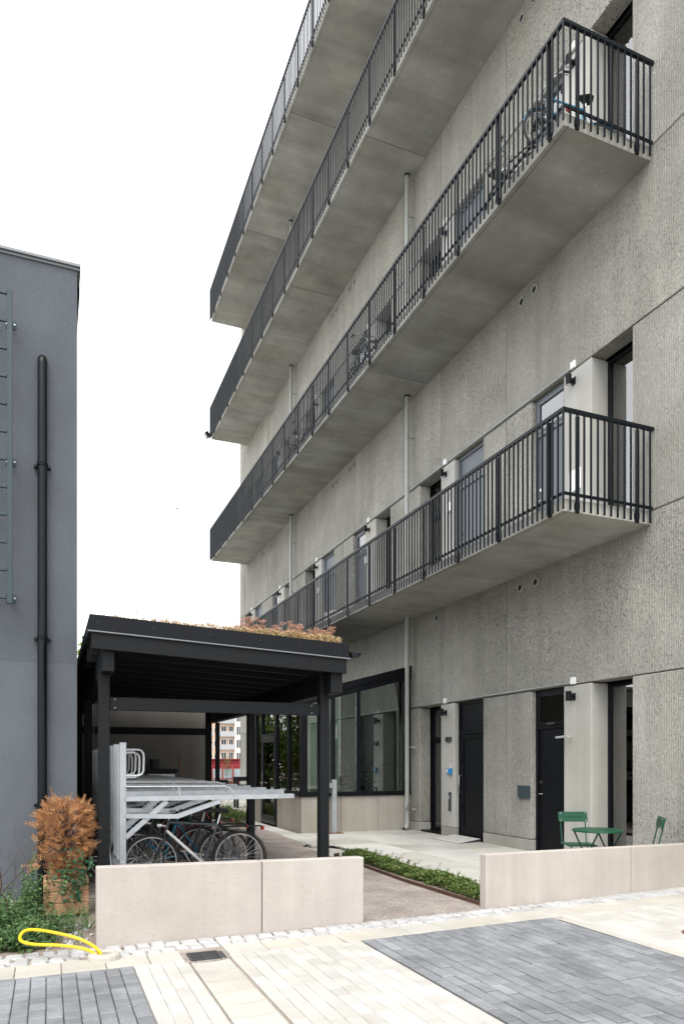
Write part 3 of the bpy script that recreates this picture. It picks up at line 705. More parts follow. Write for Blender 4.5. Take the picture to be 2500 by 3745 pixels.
def downpipe(y, z0, z1, words, foot=False, clamps=(), arms=True):
    t = thing('downpipe', words, 'downpipe', (7.77, y, z0), group='grey downpipes of the facade')
    x = 7.77
    pts = [(x, y, z0 + (.16 if foot else 0)), (x, y, z1)]
    MB().tube(pts, .052, 16).build('pipe', M['downpipe'], t, smooth=True)
    if foot:
        MB().tube([(x, y, z0 + .24), (x, y, z0 + .14), (x - .02, y - .015, z0 + .075), (x - .07, y - .045, z0 + .04), (x - .14, y - .09, z0 + .03)], .054, 16, caps=False).build('elbow', M['downpipe'], t, smooth=True)
        MB().obox((x - .03, y - .08, .62), (.11, .07, .2), (R(8), R(8), R(30))).build('leaf_trap', M['downpipe'], t, bevel=.006)
    else: MB().cyl((x, y, z1 - .03), (x, y, z1), .068, 16).build('socket', M['rail'], t, smooth=True)
    for c in clamps:
        MB().torus((x, y, c), (0, 0, 1), .056, .008, 18, 6).build('clamp', M['downpipe'], t, smooth=True)
        MB().cyl((x, y + .03, c - .05), (x, y + .03, c + .06), .018, 8).build('clamp_lug', M['downpipe'], t)
        MB().box(x + .05, XF, y - .012, y + .012, c - .012, c + .012).build('arm', M['downpipe'], t)
    return t
downpipe(15.02, 0.0, 4.98, 'grey downpipe with an elbow foot beside the glazed room', True, (1.95, 4.1))
downpipe(15.02, 5.16, 10.18, 'near grey downpipe between the first and second galleries', False, (6.3, 7.4, 9.2))
downpipe(15.02, 10.36, 15.36, 'near grey downpipe between the second and third galleries', False, (12.6, 14.4))
downpipe(23.75, 5.16, 10.18, 'far grey downpipe between the first and second galleries', False, (7.5, 9.2))
downpipe(23.75, 10.36, 15.36, 'far grey downpipe between the second and third galleries', False, (12.6, 14.4))
downpipe(23.75, 15.54, 20.38, 'grey downpipe under the topmost gallery', False, (18.2,))
# floodlight hung on the far end of the second-highest rail
fl = thing('floodlight', 'small black floodlight on the far corner of the third gallery railing', 'floodlight', (6.25, 30.3, 15.45))
MB().obox((6.2, 30.3, 15.45), (.16, .26, .22), (0, R(-35), 0)).build('housing', M['black'], fl, bevel=.01)
MB().obox((6.13, 30.3, 15.40), (.012, .22, .18), (0, R(-35), 0)).build('lens', M['galv'], fl)
MB().bar((6.22, 30.3, 15.5), (6.36, 30.3, 15.5), .05, .03).build('bracket', M['black'], fl)

# ================================================================ GLAZED ROOM
pv = thing('glazed_room', 'low glazed room with concrete base and sloping roof beside the facade', 'pavilion', (5.2, 15.2, 0))
PX, PY, PE = 5.22, 15.2, 19.6
def roofz(x): return 2.95 + (x - 5.15) * (3.72 - 2.95) / (XF - 5.15)
for a, b in ((PX, 6.175), (6.183, 7.113), (7.121, XF - .004)): MB().box(a, b, PY, PY + .16, -.05, .815).build('base_panel', M['paviwall'], pv, bevel=.005)
for a, b in ((PY + .162, 16.05), (16.058, 16.55), (16.558, 17.12), (18.34, 18.95), (18.958, PE)): MB().box(PX + .001, PX + .16, a, b, -.05, .835).build('base_panel', M['paviwall'], pv, bevel=.005)
MB().box(PX, XF - .004, PE, PE + .16, -.05, .815).build('base_panel', M['paviwall'], pv)
fr = MB()                                            # front frame: sill, corner, mullions, raking head
fr.box(PX - .02, XF - .002, PY - .04, PY + .08, .82, .915)
fr.box(PX - .015, 5.355, PY - .035, PY + .08, .915, roofz(5.25))
for xm, w in ((5.985, .07), (6.60, .085), (7.86, .17)): fr.box(xm - w / 2, min(xm + w / 2, XF - .003), PY - .03, PY + .08, .915, roofz(xm - w / 2))
fr.prism([(PX - .02, roofz(PX) - .13), (XF - .002, roofz(XF) - .15), (XF - .002, roofz(XF)), (PX - .02, roofz(PX))], 'y', PY - .045, PY + .085)
fr.build('front_frame', M['black'], pv)
for a, b in ((5.355, 5.95), (6.02, 6.557), (6.643, 7.775)):
    MB().prism([(a, .915), (b, .915), (b, roofz(b) - .14), (a, roofz(a) - .13)], 'y', PY + .02, PY + .035).build('pane', M['glass_pav'], pv)
sf = MB(); t = .05
sf.box(PX - .03, PX + .07, PY + .085, 17.12, .84, .93); sf.box(PX - .03, PX + .07, 18.34, PE, .84, .93)
for ym in (16.12, 17.09, 18.37, 18.95, PE - .03): sf.box(PX - .025, PX + .07, ym - .035, ym + .035, .0 if 17 < ym < 18.5 else .93, 2.86)
sf.box(PX - .028, PX + .072, PY + .085, PE, 2.86, 2.95); sf.box(PX - .026, PX + .071, 17.125, 18.335, 2.24, 2.32)
sf.build('side_frame', M['black'], pv)
for a, b, c in ((PY + .09, 16.085, .93), (16.155, 17.055, .93), (17.125, 18.335, 2.32), (18.405, 18.915, .93), (18.985, PE - .06, .93)):
    MB().box(PX + .02, PX + .035, a, b, c, 2.86).build('pane', M['glass_side'], pv)
dl = MB(); a, b = 17.13, 18.33
dl.box(PX - .03, PX + .03, a, a + .12, .03, 2.235).box(PX - .03, PX + .03, b - .12, b, .03, 2.235).box(PX - .029, PX + .029, a + .12, b - .12, .03, .22).box(PX - .029, PX + .029, a + .12, b - .12, 2.1, 2.235)
dr = dl.build('door', M['pipe'], pv, bevel=.004)
MB().box(PX - .004, PX + .008, a + .12, b - .12, .22, 2.1).build('pane', M['glass_pav'], dr)
MB().cyl((PX - .03, b - .06, 1.05), (PX - .07, b - .06, 1.05), .014).cyl((PX - .07, b - .05, 1.05), (PX - .07, b - .18, 1.05), .012).box(PX - .036, PX - .03, b - .08, b - .04, .95, 1.32).build('handle', M['steel'], dr, smooth=True)
MB().prism([(5.08, roofz(5.08) + .004), (XF - .001, roofz(XF) + .004), (XF - .001, roofz(XF) + .16), (5.08, roofz(5.08) + .16)], 'y', PY - .06, PE + .1).build('roof', M['black'], pv)
MB().prism([(PX, .915), (XF - .01, .915), (XF - .01, roofz(XF) - .01), (PX, roofz(PX) - .01)], 'y', PE + .04, PE + .055).build('pane', M['glass_pav'], pv)
MB().box(PX + .1, XF - .001, PY + .1, PE - .01, .0, .03).build('floor', M['woodfloor'], pv)
# potted palm and a cushion behind the front glass
pl = thing('potted_palm', 'dark green feathery palm standing behind the front glass', 'plant', (7.05, 15.95, .03))
MB().lathe([(.0, 0), (.16, 0), (.2, .62), (.17, .62), (.16, .58), (0, .58)], (7.05, 15.95, .03), 18).build('pot', M['iron'], pl, smooth=True)
pf = MB()
for i in range(24):
    az = i * 2.4; L = rnd.uniform(.75, 1.15); up = rnd.uniform(.7, 1.25)
    pts = [Vector((7.05 + math.cos(az) * L * .55 * s, 15.95 + math.sin(az) * L * .5 * s, .62 + up * 1.45 * s - 1.0 * s * s * L * .8)) for s in [j / 9 for j in range(10)]]
    for j in range(2, 10):
        d = (pts[j] - pts[j - 1]).normalized(); sd = d.cross(Vector((0, 0, 1))).normalized(); ln = .26 * math.sin(math.pi * (j / 10.5)) + .05
        for sg in (-1, 1):
            e = pts[j] + (sd * sg * .8 + d * .55 - Vector((0, 0, .25))) * ln
            pf.add([pts[j] - d * .012, pts[j] + d * .012, e], [(0, 1, 2)])
    pf.tube(pts, .006, 4)
pf.build('fronds', M['palmleaf'], pl)
cu = MB().lathe([(0, .16), (.09, .15), (.16, .10), (.18, .04), (.17, 0), (0, 0)], (6.42, 15.45, .82), 18)
tag(cu.build('cushion', M['cream'], smooth=True, base=(6.42, 15.45, .82)), 'round beige cushion on the window ledge inside the glazed room', 'cushion')
lg = MB().box(5.6, 7.7, 15.3, 15.65, .78, .82).box(5.7, 5.76, 15.32, 15.62, .03, .78).box(7.5, 7.56, 15.32, 15.62, .03, .78)
tag(lg.build('window_bench', M['interior'], base=(6.5, 15.5, .03)), 'dark ledge along the front glass inside the glazed room', 'bench')
# galvanised service post before the front glass
sp = thing('service_post', 'galvanised steel post with a small control box before the glazed room', 'post', (5.88, 14.95, 0))
MB().box(5.845, 5.955, 14.90, 14.98, .02, 1.2).build('post', M['galv'], sp, bevel=.004)
MB().box(5.75, 6.08, 14.80, 15.06, .0, .02).build('base_plate', M['rust'], sp)
MB().box(5.765, 5.844, 14.895, 14.96, .9, 1.17).build('control_box', M['iron'], sp, bevel=.006)
MB().box(5.78, 5.83, 14.888, 14.8949, 1.02, 1.13).build('panel', M['galv'], sp)
# checker-plate ramp at the entrance door
rp = thing('door_ramp', 'small checker-plate metal ramp at the black entrance door', 'ramp', (7.6, 12.6, 0))
MB().add([(7.36, 12.96 - .9, .008), (7.36, 13.1, .008), (7.95, 13.2, .06), (7.95, 12.2, .06), (7.36, 12.06, .002), (7.36, 13.1, .002), (7.95, 13.2, .002), (7.95, 12.2, .002)], [(0, 3, 2, 1), (4, 5, 6, 7), (0, 1, 5, 4), (1, 2, 6, 5), (2, 3, 7, 6), (3, 0, 4, 7)]).build('plate', M['iron'], rp)
st = MB()
for i in range(11):
    for j in range(18):
        u, v = (i + .5) / 11, (j + .5) / 18; x = 7.36 + .59 * u; y = (12.06 + .14 * u) * (1 - v) + (13.1 + .1 * u) * v; z = .008 + .052 * u
        st.obox((x, y, z + .002), (.046, .046, .004), (0, R(-5), 0))
st.build('studs', M['tread'], rp)
rp_ = None
# ================================================================ GREY RENDERED BUILDING ON THE LEFT
GY = 8.86
gb = thing('rendered_building', 'windowless dark grey rendered building at the left edge', 'building', (-3, GY, 0))
MB().box(-9, .305, GY, 15.3, 2.73, 7.27).build('upper_wall', M['render'], gb)
MB().box(-8.99, .303, GY + .002, 15.29, -.05, 2.73).build('lower_wall', M['render_low'], gb)
xs_ = [-9, -3.1, -1.4, .345]
for a, b in zip(xs_[:-1], xs_[1:]):
    MB().box(a + .003, b - .003, GY - .045, GY + .3, 7.30, 7.335).box(a + .003, b - .003, GY - .02, GY + .29, 7.272, 7.2995).build('coping', M['coping'], gb, bevel=.003)
MB().box(.306, .345, GY + .31, 15.3, 7.2, 7.33).build('coping', M['pipe'], gb)
MB().box(-9, .33, GY - .05, GY - .002, -.03, .035).build('foot_strip', M['plinth'], gb)
ld = thing('wall_ladder', 'grey-green steel ladder fixed to the dark rendered wall', 'ladder', (-.7, 8.62, 3.3))
for x in (-.98, -.393): MB().box(x - .028, x + .028, 8.60, 8.625, 3.317, 6.74).build('stile', M['ladder'], ld, bevel=.003)
z = 6.69
while z > 3.35:
    MB().box(-.951, -.422, 8.597, 8.628, z - .016, z + .016).build('rung', M['ladder'], ld, bevel=.004); z -= .301
for z in (6.49, 4.95, 3.422):
    for x in (-.98, -.393):
        MB().box(x - .02, x + .02, 8.63, GY, z - .02, z + .02).box(x - .05, x + .05, GY - .012, GY, z - .045, z + .045).build('bracket', M['ladder'], ld)
        MB().cyl((x + .04, GY - .02, z), (x + .04, GY - .012, z), .011, 8).cyl((x - .04, GY - .02, z), (x - .04, GY - .012, z), .011, 8).build('bolt', M['galvbright'], ld)
vp = thing('vent_pipe', 'glossy dark green pipe climbing the rendered wall and bending into it', 'pipe', (-.066, 8.78, 0))
pts = [(-.066, 8.78, .12), (-.066, 8.78, 6.08)]
for i in range(1, 8):
    a = i * math.pi / 14; pts.append((-.066 + .0 * a, 8.78 + .08 * (1 - math.cos(a)), 6.08 + .08 * math.sin(a)))
pts.append((-.066, GY + .02, 6.16))
MB().tube(pts, .051, 18).build('pipe', M['pipe'], vp, smooth=True)
for z in (4.93, 2.98, 1.1): MB().torus((-.066, 8.78, z), (0, 0, 1), .054, .008, 20, 6).torus((-.066, 8.78, z + .025), (0, 0, 1), .053, .006, 20, 6).box(-.155, .023, 8.80, GY, z - .012, z + .012).build('clamp', M['pipe'], vp, smooth=True)
MB().box(-.13, .0, 8.70, GY, .0, .12).build('foot', M['pipe'], vp, bevel=.01)

# ================================================================ OUTBUILDING BEHIND THE SHED
ob = thing('outbuilding', 'plain grey concrete outbuilding wall behind the bicycle shed', 'building', (0, 15.7, 0))
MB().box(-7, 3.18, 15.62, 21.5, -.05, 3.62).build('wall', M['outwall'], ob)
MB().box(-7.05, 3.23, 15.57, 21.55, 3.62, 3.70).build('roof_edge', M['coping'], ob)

# ================================================================ BICYCLE SHED
sh = thing('bicycle_shed', 'black timber bicycle shed with a planted lean-to roof', 'shed', (1.8, 8.0, 0))
XL, XR_ = 0.385, 3.255
YF, YBK = 7.75, 15.2
def rz(x): return 3.10 - (x - XL) * (0.132 / (XR_ - XL))    # top edge of the roof band
PW_ = .115
for y in (8.1, 11.45, 14.8):
    MB().box(.49, .605, y - PW_ / 2, y + PW_ / 2, 0.0, 2.53).build('post', M['blackwood'], sh, bevel=.004)
    MB().box(3.0, 3.115, y - PW_ / 2, y + PW_ / 2, 0.0, 2.64).build('post', M['blackwood'], sh, bevel=.004)
    for x in (.5475, 3.0575): MB().box(x - .035, x + .035, y - .035, y + .035, -.02, .03).build('post_shoe', M['galv'], sh)
MB().box(3.125, 3.205, 14.4, 14.48, 0.0, 2.39).build('post', M['blackwood'], sh, bevel=.004)
for y in (8.1, 14.8): MB().box(.607, 2.998, y - .035, y + .03, 2.145, 2.285).build('tie_beam', M['blackwood'], sh, bevel=.004)
MB().box(.515, .635, 7.83, 15.0, 2.53, 2.80).build('side_beam', M['blackwood'], sh, bevel=.006)
MB().box(3.055, 3.20, 7.83, 15.0, 2.40, 2.665).build('side_beam', M['blackwood'], sh, bevel=.006)
def slope_bar(name, y0, y1, ztop_off, h, xa, xb, m, bev=.003):
    return MB().hexa([(xa, y0, rz(xa) + ztop_off - h), (xb, y0, rz(xb) + ztop_off - h), (xb, y1, rz(xb) + ztop_off - h), (xa, y1, rz(xa) + ztop_off - h)],
                     [(xa, y0, rz(xa) + ztop_off), (xb, y0, rz(xb) + ztop_off), (xb, y1, rz(xb) + ztop_off), (xa, y1, rz(xa) + ztop_off)]).build(name, M[m], sh, bevel=bev)
slope_bar('fascia', YF, YF + .03, 0, .165, XL, XR_, 'black')
slope_bar('drip_edge', YF - .018, YF + .03, -.167, .013, XL - .02, XR_ + .01, 'coping')
slope_bar('fascia', YF + .012, YF + .06, -.183, .165, XL + .02, XR_ - .03, 'blackwood')
slope_bar('fascia', YBK - .03, YBK, 0, .165, XL, XR_, 'black')
slope_bar('roof_deck', YF + .062, YBK - .032, -.145, .03, XL + .02, XR_ - .02, 'blackwood', 0)
slope_bar('fascia', YF + .032, YBK - .032, 0, .155, XL, XL + .022, 'black')
slope_bar('fascia', YF + .032, YBK - .032, 0, .155, XR_ - .022, XR_, 'black')
y = YF + .55
while y < YBK - .1:
    slope_bar('rafter', y, y + .05, -.178, .16, XL + .03, XR_ - .05, 'blackwood', 0); y += .56
for x in (.47, 1.02, 1.62, 2.18, 2.66, 3.13): MB().cyl((x, YF - .005, rz(x) - .075), (x, YF, rz(x) - .075), .006, 8).build('screw', M['iron'], sh)
for x in (.66, 2.9):
    for z in (2.17, 2.26): MB().cyl((x, 8.062, z), (x, 8.066, z), .005, 8).build('screw', M['galv'], sh)
gt = MB(); n = 9; gp = [(XR_ + .075 - .066 * math.cos(math.pi * i / n), 2.875 - .066 * math.sin(math.pi * i / n)) for i in range(n + 1)]
gp2 = [(XR_ + .075 - .061 * math.cos(math.pi * i / n), 2.875 - .061 * math.sin(math.pi * i / n)) for i in range(n, -1, -1)]
gt.prism(gp + gp2, 'y', YF - .03, YBK).build('gutter', M['pipe'], sh)
MB().prism([(XR_ + .075 - .062 * math.cos(math.pi * i / n), 2.874 - .062 * math.sin(math.pi * i / n)) for i in range(n + 1)], 'y', YF + .01, YF + .014).build('gutter_end', M['pipe'], sh)
MB().bar((XR_ + .145, YF - .03, 2.876), (XR_ + .145, YBK, 2.876), .012, .012).build('gutter_lip', M['ladder'], sh)
for p0, p1 in (((.66, 8.2, .1), (.66, 11.35, 2.5)), ((.66, 14.7, .1), (.66, 11.5, 2.5))): MB().cyl(p0, p1, .008, 6).build('tie_rod', M['galv'], sh)
# planted roof
def tuft(mb, c, h, nleaf, size, spread):
    for _ in range(nleaf):
        a = rnd.uniform(0, 6.28); r = spread * math.sqrt(rnd.random()); b = Vector((c[0] + r * math.cos(a), c[1] + r * math.sin(a), c[2] + h * rnd.random()))
        d = Vector((rnd.gauss(0, 1), rnd.gauss(0, 1), rnd.gauss(.6, .8))).normalized(); s = d.orthogonal().normalized()
        L = size * rnd.uniform(.6, 1.3)
        mb.add([b, b + d * L * .5 + s * L * .3, b + d * L, b + d * L * .5 - s * L * .3], [(0, 1, 2, 3)])
sd, fl_ = MB(), MB()
for i in range(2600):
    x = rnd.uniform(XL + .06, XR_ - .08); y = YF + .07 + abs(rnd.gauss(0, 1.0)) if i < 1900 else rnd.uniform(YF + .1, YBK - .1)
    if y > YBK - .1: continue
    dens = .35 + .65 * min(1, max(0, (x - .9) / 1.6))
    if rnd.random() > dens: continue
    near = y < YF + .3
    tuft(sd, (x, y, rz(x) - (.01 if near else .04)), (.035 + .075 * dens * rnd.random()) if near else .06, 8, .024, .028)
for i in range(1500):
    x = XL + .12 + (XR_ - XL - .2) * rnd.random() ** .6; y = YF + rnd.uniform(.045, .30); k_ = (x - XL) / (XR_ - XL)
    if rnd.random() > .25 + .9 * k_: continue
    hh = .02 + (.045 + .045 * math.sin(x * 9.0) ** 2) * k_ * (.6 + .6 * rnd.random())
    tuft(sd, (x, y, rz(x) - .005), hh + .015, 9, .021, .022)
for i in range(95):
    q = rnd.random(); x = (rnd.gauss(2.15, .14) if q < .36 else rnd.gauss(2.72, .20) if q < .84 else rnd.gauss(3.08, .05) if q < .93 else rnd.uniform(.6, 2.0))
    x = min(max(x, XL + .1), XR_ - .1); y = YF + .10 + abs(rnd.gauss(0, .20)); h = rnd.uniform(.12, .22)
    if .6 < x < 2.0 and q >= .93: h *= .75
    z = rz(x) - .05; tx, ty = x + rnd.gauss(0, .02), y + rnd.gauss(0, .02)
    sd.tube([(x, y, z), (tx, ty, z + h)], .0018, 3)
    for j in range(14):
        a = rnd.uniform(0, 6.28); r = .038 * math.sqrt(rnd.random()); e = Vector((tx + r * math.cos(a), ty + r * math.sin(a), z + h + .03 - r * .25 + rnd.uniform(-.008, .008)))
        fl_.tube([(tx, ty, z + h), e], .0009, 3, caps=False)
        tuft(fl_, e, .008, 4, .013, .006)
g1 = tag(sd.build('sedum_cover', M['sedumleaf'], base=(1.8, 8, 3)), 'dry straw and green sedum cover on the shed roof', 'sedum', kind='stuff')
g2 = tag(fl_.build('sedum_flowers', M['sedumflower'], base=(1.8, 8, 3)), 'pinkish brown dried sedum flower heads along the shed roof edge', 'sedum flowers', kind='stuff')

# ================================================================ TWO-TIER BICYCLE RACK
rk = thing('bicycle_rack', 'galvanised two-tier bicycle rack inside the shed', 'bicycle rack', (.85, 8.6, 0))
RX = .79
def upright_m(h): return MB().box(-.035, .035, -.02, .02, 0, h).box(-.036, .036, -.021, .021, h, h + .012).mesh('upright', M['galv'])
um = [upright_m(1.80), upright_m(1.74)]
loop_m = MB().tube([(0, 0, .0), (.15, 0, .0), (.185, 0, .02), (.2, 0, .055), (.205, 0, .2), (.2, 0, .255), (.18, 0, .285), (.15, 0, .3), (0, 0, .3)], .0125, 8).mesh('wheel_loop', M['galvbright'], smooth=True)
foot_m = MB().tube([(0, 0, .0), (0, 0, .0), (0, 0, .29), (.03, 0, .315), (.17, 0, .315), (.2, 0, .29), (.21, 0, 0)], .012, 8).mesh('wheel_loop', M['galvbright'], smooth=True)
tray_m = MB().prism([(-.05, .0), (.05, .0), (.05, .055), (.044, .055), (.044, .006), (-.044, .006), (-.044, .055), (-.05, .055)], 'x', 0.03, 2.06).mesh('tray', M['galv'])
hoop_m = MB().tube([(0, -.06, .13), (1.15, -.06, .12), (1.22, -.06, .10), (1.26, -.06, .05), (1.27, -.06, .0)], .009, 8).tube([(0, .06, .13), (1.15, .06, .12), (1.22, .06, .10), (1.26, .06, .05), (1.27, .06, .0)], .009, 8).tube([(.62, -.058, .0), (.62, -.058, .125)], .006, 6).tube([(.62, .058, .0), (.62, .058, .125)], .006, 6).mesh('guide_rail', M['galvbright'], smooth=True)
strut_m = MB().bar((.03, -.02, -.42), (.5, -.02, -.005), .008, .055, (0, 0, 1)).bar((.03, .02, -.42), (.5, .02, -.005), .008, .055, (0, 0, 1)).cyl((.12, -.03, -.34), (.12, .03, -.34), .013, 8).cyl((.2, -.03, -.27), (.2, .03, -.27), .013, 8).mesh('strut', M['galv'])
arm_m = MB().bar((.03, -.04, -.17), (.62, -.04, -.19), .006, .05).bar((.03, .04, -.17), (.62, .04, -.19), .006, .05).bar((.62, -.04, -.19), (1.12, -.04, -.02), .006, .05).bar((.62, .04, -.19), (1.12, .04, -.02), .006, .05).box(.62, .63, -.04, .04, -.215, -.165).mesh('lift_arm', M['galv'])
y = 8.62; i = 0
while y < 14.6:
    inst('upright', um[i % 2], rk, (RX, y, 0))
    zt = 1.135 + (.04 if i % 2 else 0)
    inst('tray', tray_m, rk, (RX, y, zt)); inst('guide_rail', hoop_m, rk, (RX + .02, y, zt + .04))
    inst('strut', strut_m, rk, (RX, y, zt)); inst('lift_arm', arm_m, rk, (RX, y, zt))
    inst('wheel_loop', loop_m, rk, (RX + .03, y, 1.43 - (.03 if i % 2 else 0)))
    inst('wheel_loop', foot_m, rk, (RX + .06, y, .0))
    i += 1; y += .42
MB().box(RX - .03, RX + .03, 8.55, 14.6, .0, .02).box(RX - .026, RX + .026, 8.56, 14.6, .40, .43).build('floor_rail', M['galv'], rk)

# ================================================================ BICYCLES
def wheel(parent, x, z, r, tyre_w=.019, mt='rubber'):
    w = MB().torus((x, 0, z), (0, 1, 0), r - .035, .011, 40, 6)
    w.cyl((x, -.045, z), (x, .045, z), .018, 10)
    for i in range(28):
        a = 2 * math.pi * i / 28; b = a + (.35 if i % 4 < 2 else -.35); s = .03 if i % 2 else -.03
        w.tube([(x + .016 * math.cos(b), s, z + .016 * math.sin(b)), (x + (r - .04) * math.cos(a), 0, z + (r - .04) * math.sin(a))], .0012, 3, caps=False)
    o = w.build('wheel', M['alu'], parent, smooth=True, local=True)
    MB().torus((x, 0, z), (0, 1, 0), r - .012, tyre_w, 44, 8).build('tyre', M[mt], o, smooth=True, local=True)
    return o
def arc(x, z, r, a0, a1, n=14): return [(x + r * math.cos(R(a0 + (a1 - a0) * i / n)), z + r * math.sin(R(a0 + (a1 - a0) * i / n))) for i in range(n + 1)]
def bicycle(loc, rz_, label, frame, saddle='rubber', fender='bike_black', down=None, rack=True, basket=False, lady=False, r=.345, wb=1.12, lean=0, group='bicycles parked in the shed', sc_=1):
    b = thing('bicycle', label, 'bicycle', loc, rz_, group); b.rotation_euler = (R(lean), 0, rz_); b.scale = (sc_,) * 3
    f = M[frame]
    ax = (0, r); fx = (-wb, r); bb = (-.46, .29); st = (-.285, .80); hd1 = (-.905, .86); hd0 = (-.945, .70)
    fr_ = MB()
    P3 = lambda p, y=0: (p[0], y, p[1])
    fr_.cyl(P3(hd0), P3(hd1), .019, 10)
    fr_.cyl(P3(bb), P3(st), .016, 10)
    if lady: fr_.tube([P3((-.94, .74)), P3((-.62, .52)), P3((-.42, .46))], .016, 8)
    else: fr_.cyl(P3((-.91, .835)), P3((-.29, .785)), .015, 10)
    for s in (-1, 1):
        fr_.tube([P3(ax, s * .06), P3((-.38, .29), s * .045), P3(bb, s * .02)], .010, 8)
        fr_.tube([P3(ax, s * .06), P3((-.2, .62), s * .04), P3((-.29, .77), s * .012)], .008, 8)
    if down is None: fr_.cyl(P3((-.935, .735)), P3(bb), .018, 10)
    fr_.cyl((bb[0], -.04, bb[1]), (bb[0], .04, bb[1]), .022, 12)
    fr_.build('frame', f, b, smooth=True, local=True)
    if down: MB().cyl(P3((-.935, .735)), P3((-.49, .32)), .019, 10).build('down_tube', M[down], b, smooth=True, local=True)
    fk = MB(); fk.cyl(P3((-.91, .87)), P3((-.955, .67)), .017, 8)
    for s in (-1, 1): fk.tube([P3((-.955, .675), s * .02), P3((-.965, .63), s * .055), P3((-1.04, .45), s * .055), P3(fx, s * .055)], [.014, .013, .011, .009], 8)
    fk.build('fork', M['bike_black'], b, smooth=True, local=True)
    sm = MB(); sm.cyl(P3((-.285, .8)), P3((-.25, .92)), .0125, 8); sm.build('seat_post', M['steel'], b, smooth=True, local=True)
    sd_ = MB(); secs = [(.10, .03, .0), (.08, .085, .012), (.0, .095, .02), (-.08, .055, .02), (-.16, .025, .012), (-.19, .008, .0)]; rg = []
    for xx, hw, zz in secs:
        rg.append([(-.25 + xx, hw * math.cos(2 * math.pi * j / 12), .945 + zz + (.028 if math.sin(2 * math.pi * j / 12) > 0 else .022) * math.sin(2 * math.pi * j / 12)) for j in range(12)])
    sd_.add([p for q in rg for p in q], [(i * 12 + j, i * 12 + (j + 1) % 12, (i + 1) * 12 + (j + 1) % 12, (i + 1) * 12 + j) for i in range(5) for j in range(12)] + [tuple(range(12)), tuple(range(60, 72))])
    sd_.build('saddle', M[saddle], b, smooth=True, local=True)
    hb = MB(); hb.cyl(P3((-.905, .86)), P3((-.89, .97)), .013, 8); hb.tube([P3((-.89, .97)), P3((-.93, .985))], .014, 8)
    hb.tube([(-.72, -.30, .99), (-.82, -.28, 1.0), (-.91, -.17, .99), (-.93, 0, .98), (-.91, .17, .99), (-.82, .28, 1.0), (-.72, .30, .99)], .011, 8); hb.build('handlebar', M['steel'], b, smooth=True, local=True)
    for s in (-1, 1):
        MB().cyl((-.72, s * .30, .99), (-.83, s * .277, 1.0), .016, 8).build('grip', M['rubber'], b, smooth=True, local=True)
        MB().tube([(-.86, s * .24, .98), (-.80, s * .275, .955), (-.74, s * .29, .955)], .006, 6).build('brake_lever', M['rubber'], b, local=True)
    wheel(b, 0, r, r); wheel(b, -wb, r, r)
    for (cx, a0, a1) in ((0, -25, 175), (-wb, 20, 165)):
        md = MB()
        o_ = arc(cx, r, r + .022, a0, a1)
        for w_ in (-1,):
            n = len(o_); vs = []
            for p in o_: vs += [(p[0], -.026, p[1] - .006), (p[0], 0, p[1] + .004), (p[0], .026, p[1] - .006)]
            md.add(vs, [(3 * i + j, 3 * i + j + 1, 3 * i + 4 + j, 3 * i + 3 + j) for i in range(n - 1) for j in range(2)])
        for s in (-1, 1): md.tube([(cx, s * .05, r), (cx + (.30 if cx == 0 else .2), s * .028, r + (.22 if cx == 0 else .31))], .0025, 4)
        md.build('mudguard', M[fender], b, local=True)
    ck = MB().torus((bb[0], .05, bb[1]), (0, 1, 0), .085, .004, 28, 6)
    for i in range(5): a = i * 1.2566; ck.tube([(bb[0], .05, bb[1]), (bb[0] + .085 * math.cos(a), .05, bb[1] + .085 * math.sin(a))], .004, 4)
    for s, a in ((1, R(-60)), (-1, R(120))):
        e = (bb[0] + .17 * math.cos(a), bb[1] + .17 * math.sin(a)); ck.bar((bb[0], s * .065, bb[1]), (e[0], s * .075, e[1]), .014, .022, (0, 1, 0)); ck.box(e[0] - .045, e[0] + .045, s * .12 - .045, s * .12 + .045, e[1] - .012, e[1] + .012)
    ck.build('crank', M['steel'], b, local=True)
    MB().tube([(bb[0], .05, bb[1] + .085), (0, .05, r + .035)], .004, 4).tube([(bb[0], .05, bb[1] - .085), (0, .05, r - .035)], .004, 4).build('chain', M['iron'], b, local=True)
    if rack:
        k = MB(); zr = r + .42 - .345 + .345
        zr = r * 2 + .06
        k.tube([(-.22, -.05, zr + .01), (.30, -.06, zr), (.30, .06, zr), (-.22, .05, zr + .01)], .005, 6)
        for yy in (-.025, .025): k.tube([(-.2, yy, zr), (.3, yy, zr)], .004, 6)
        for xx in (-.1, .02, .14): k.tube([(xx, -.055, zr), (xx, .055, zr)], .004, 6)
        for s in (-1, 1): k.tube([(.0, s * .065, r), (-.05, s * .06, zr)], .004, 6); k.tube([(.0, s * .065, r), (.22, s * .06, zr)], .004, 6)
        k.build('luggage_rack', M['bike_black'], b, local=True)
        MB().box(.30, .325, -.04, .04, zr - .05, zr - .005).build('tail_light', M['redlens'], b, local=True)
    MB().lathe([(.0, .03), (.028, .03), (.034, 0), (.02, -.04), (0, -.05)], n=14).build('tmp', None)
    bpy.data.objects.remove(bpy.data.objects['tmp'])
    lm = MB().cyl((-1.0, 0, .80), (-1.05, 0, .80), .034, 14, .036).bar((-.94, 0, .79), (-1.0, 0, .8), .01, .02); lm.build('headlight', M['steel'], b, smooth=True, local=True)
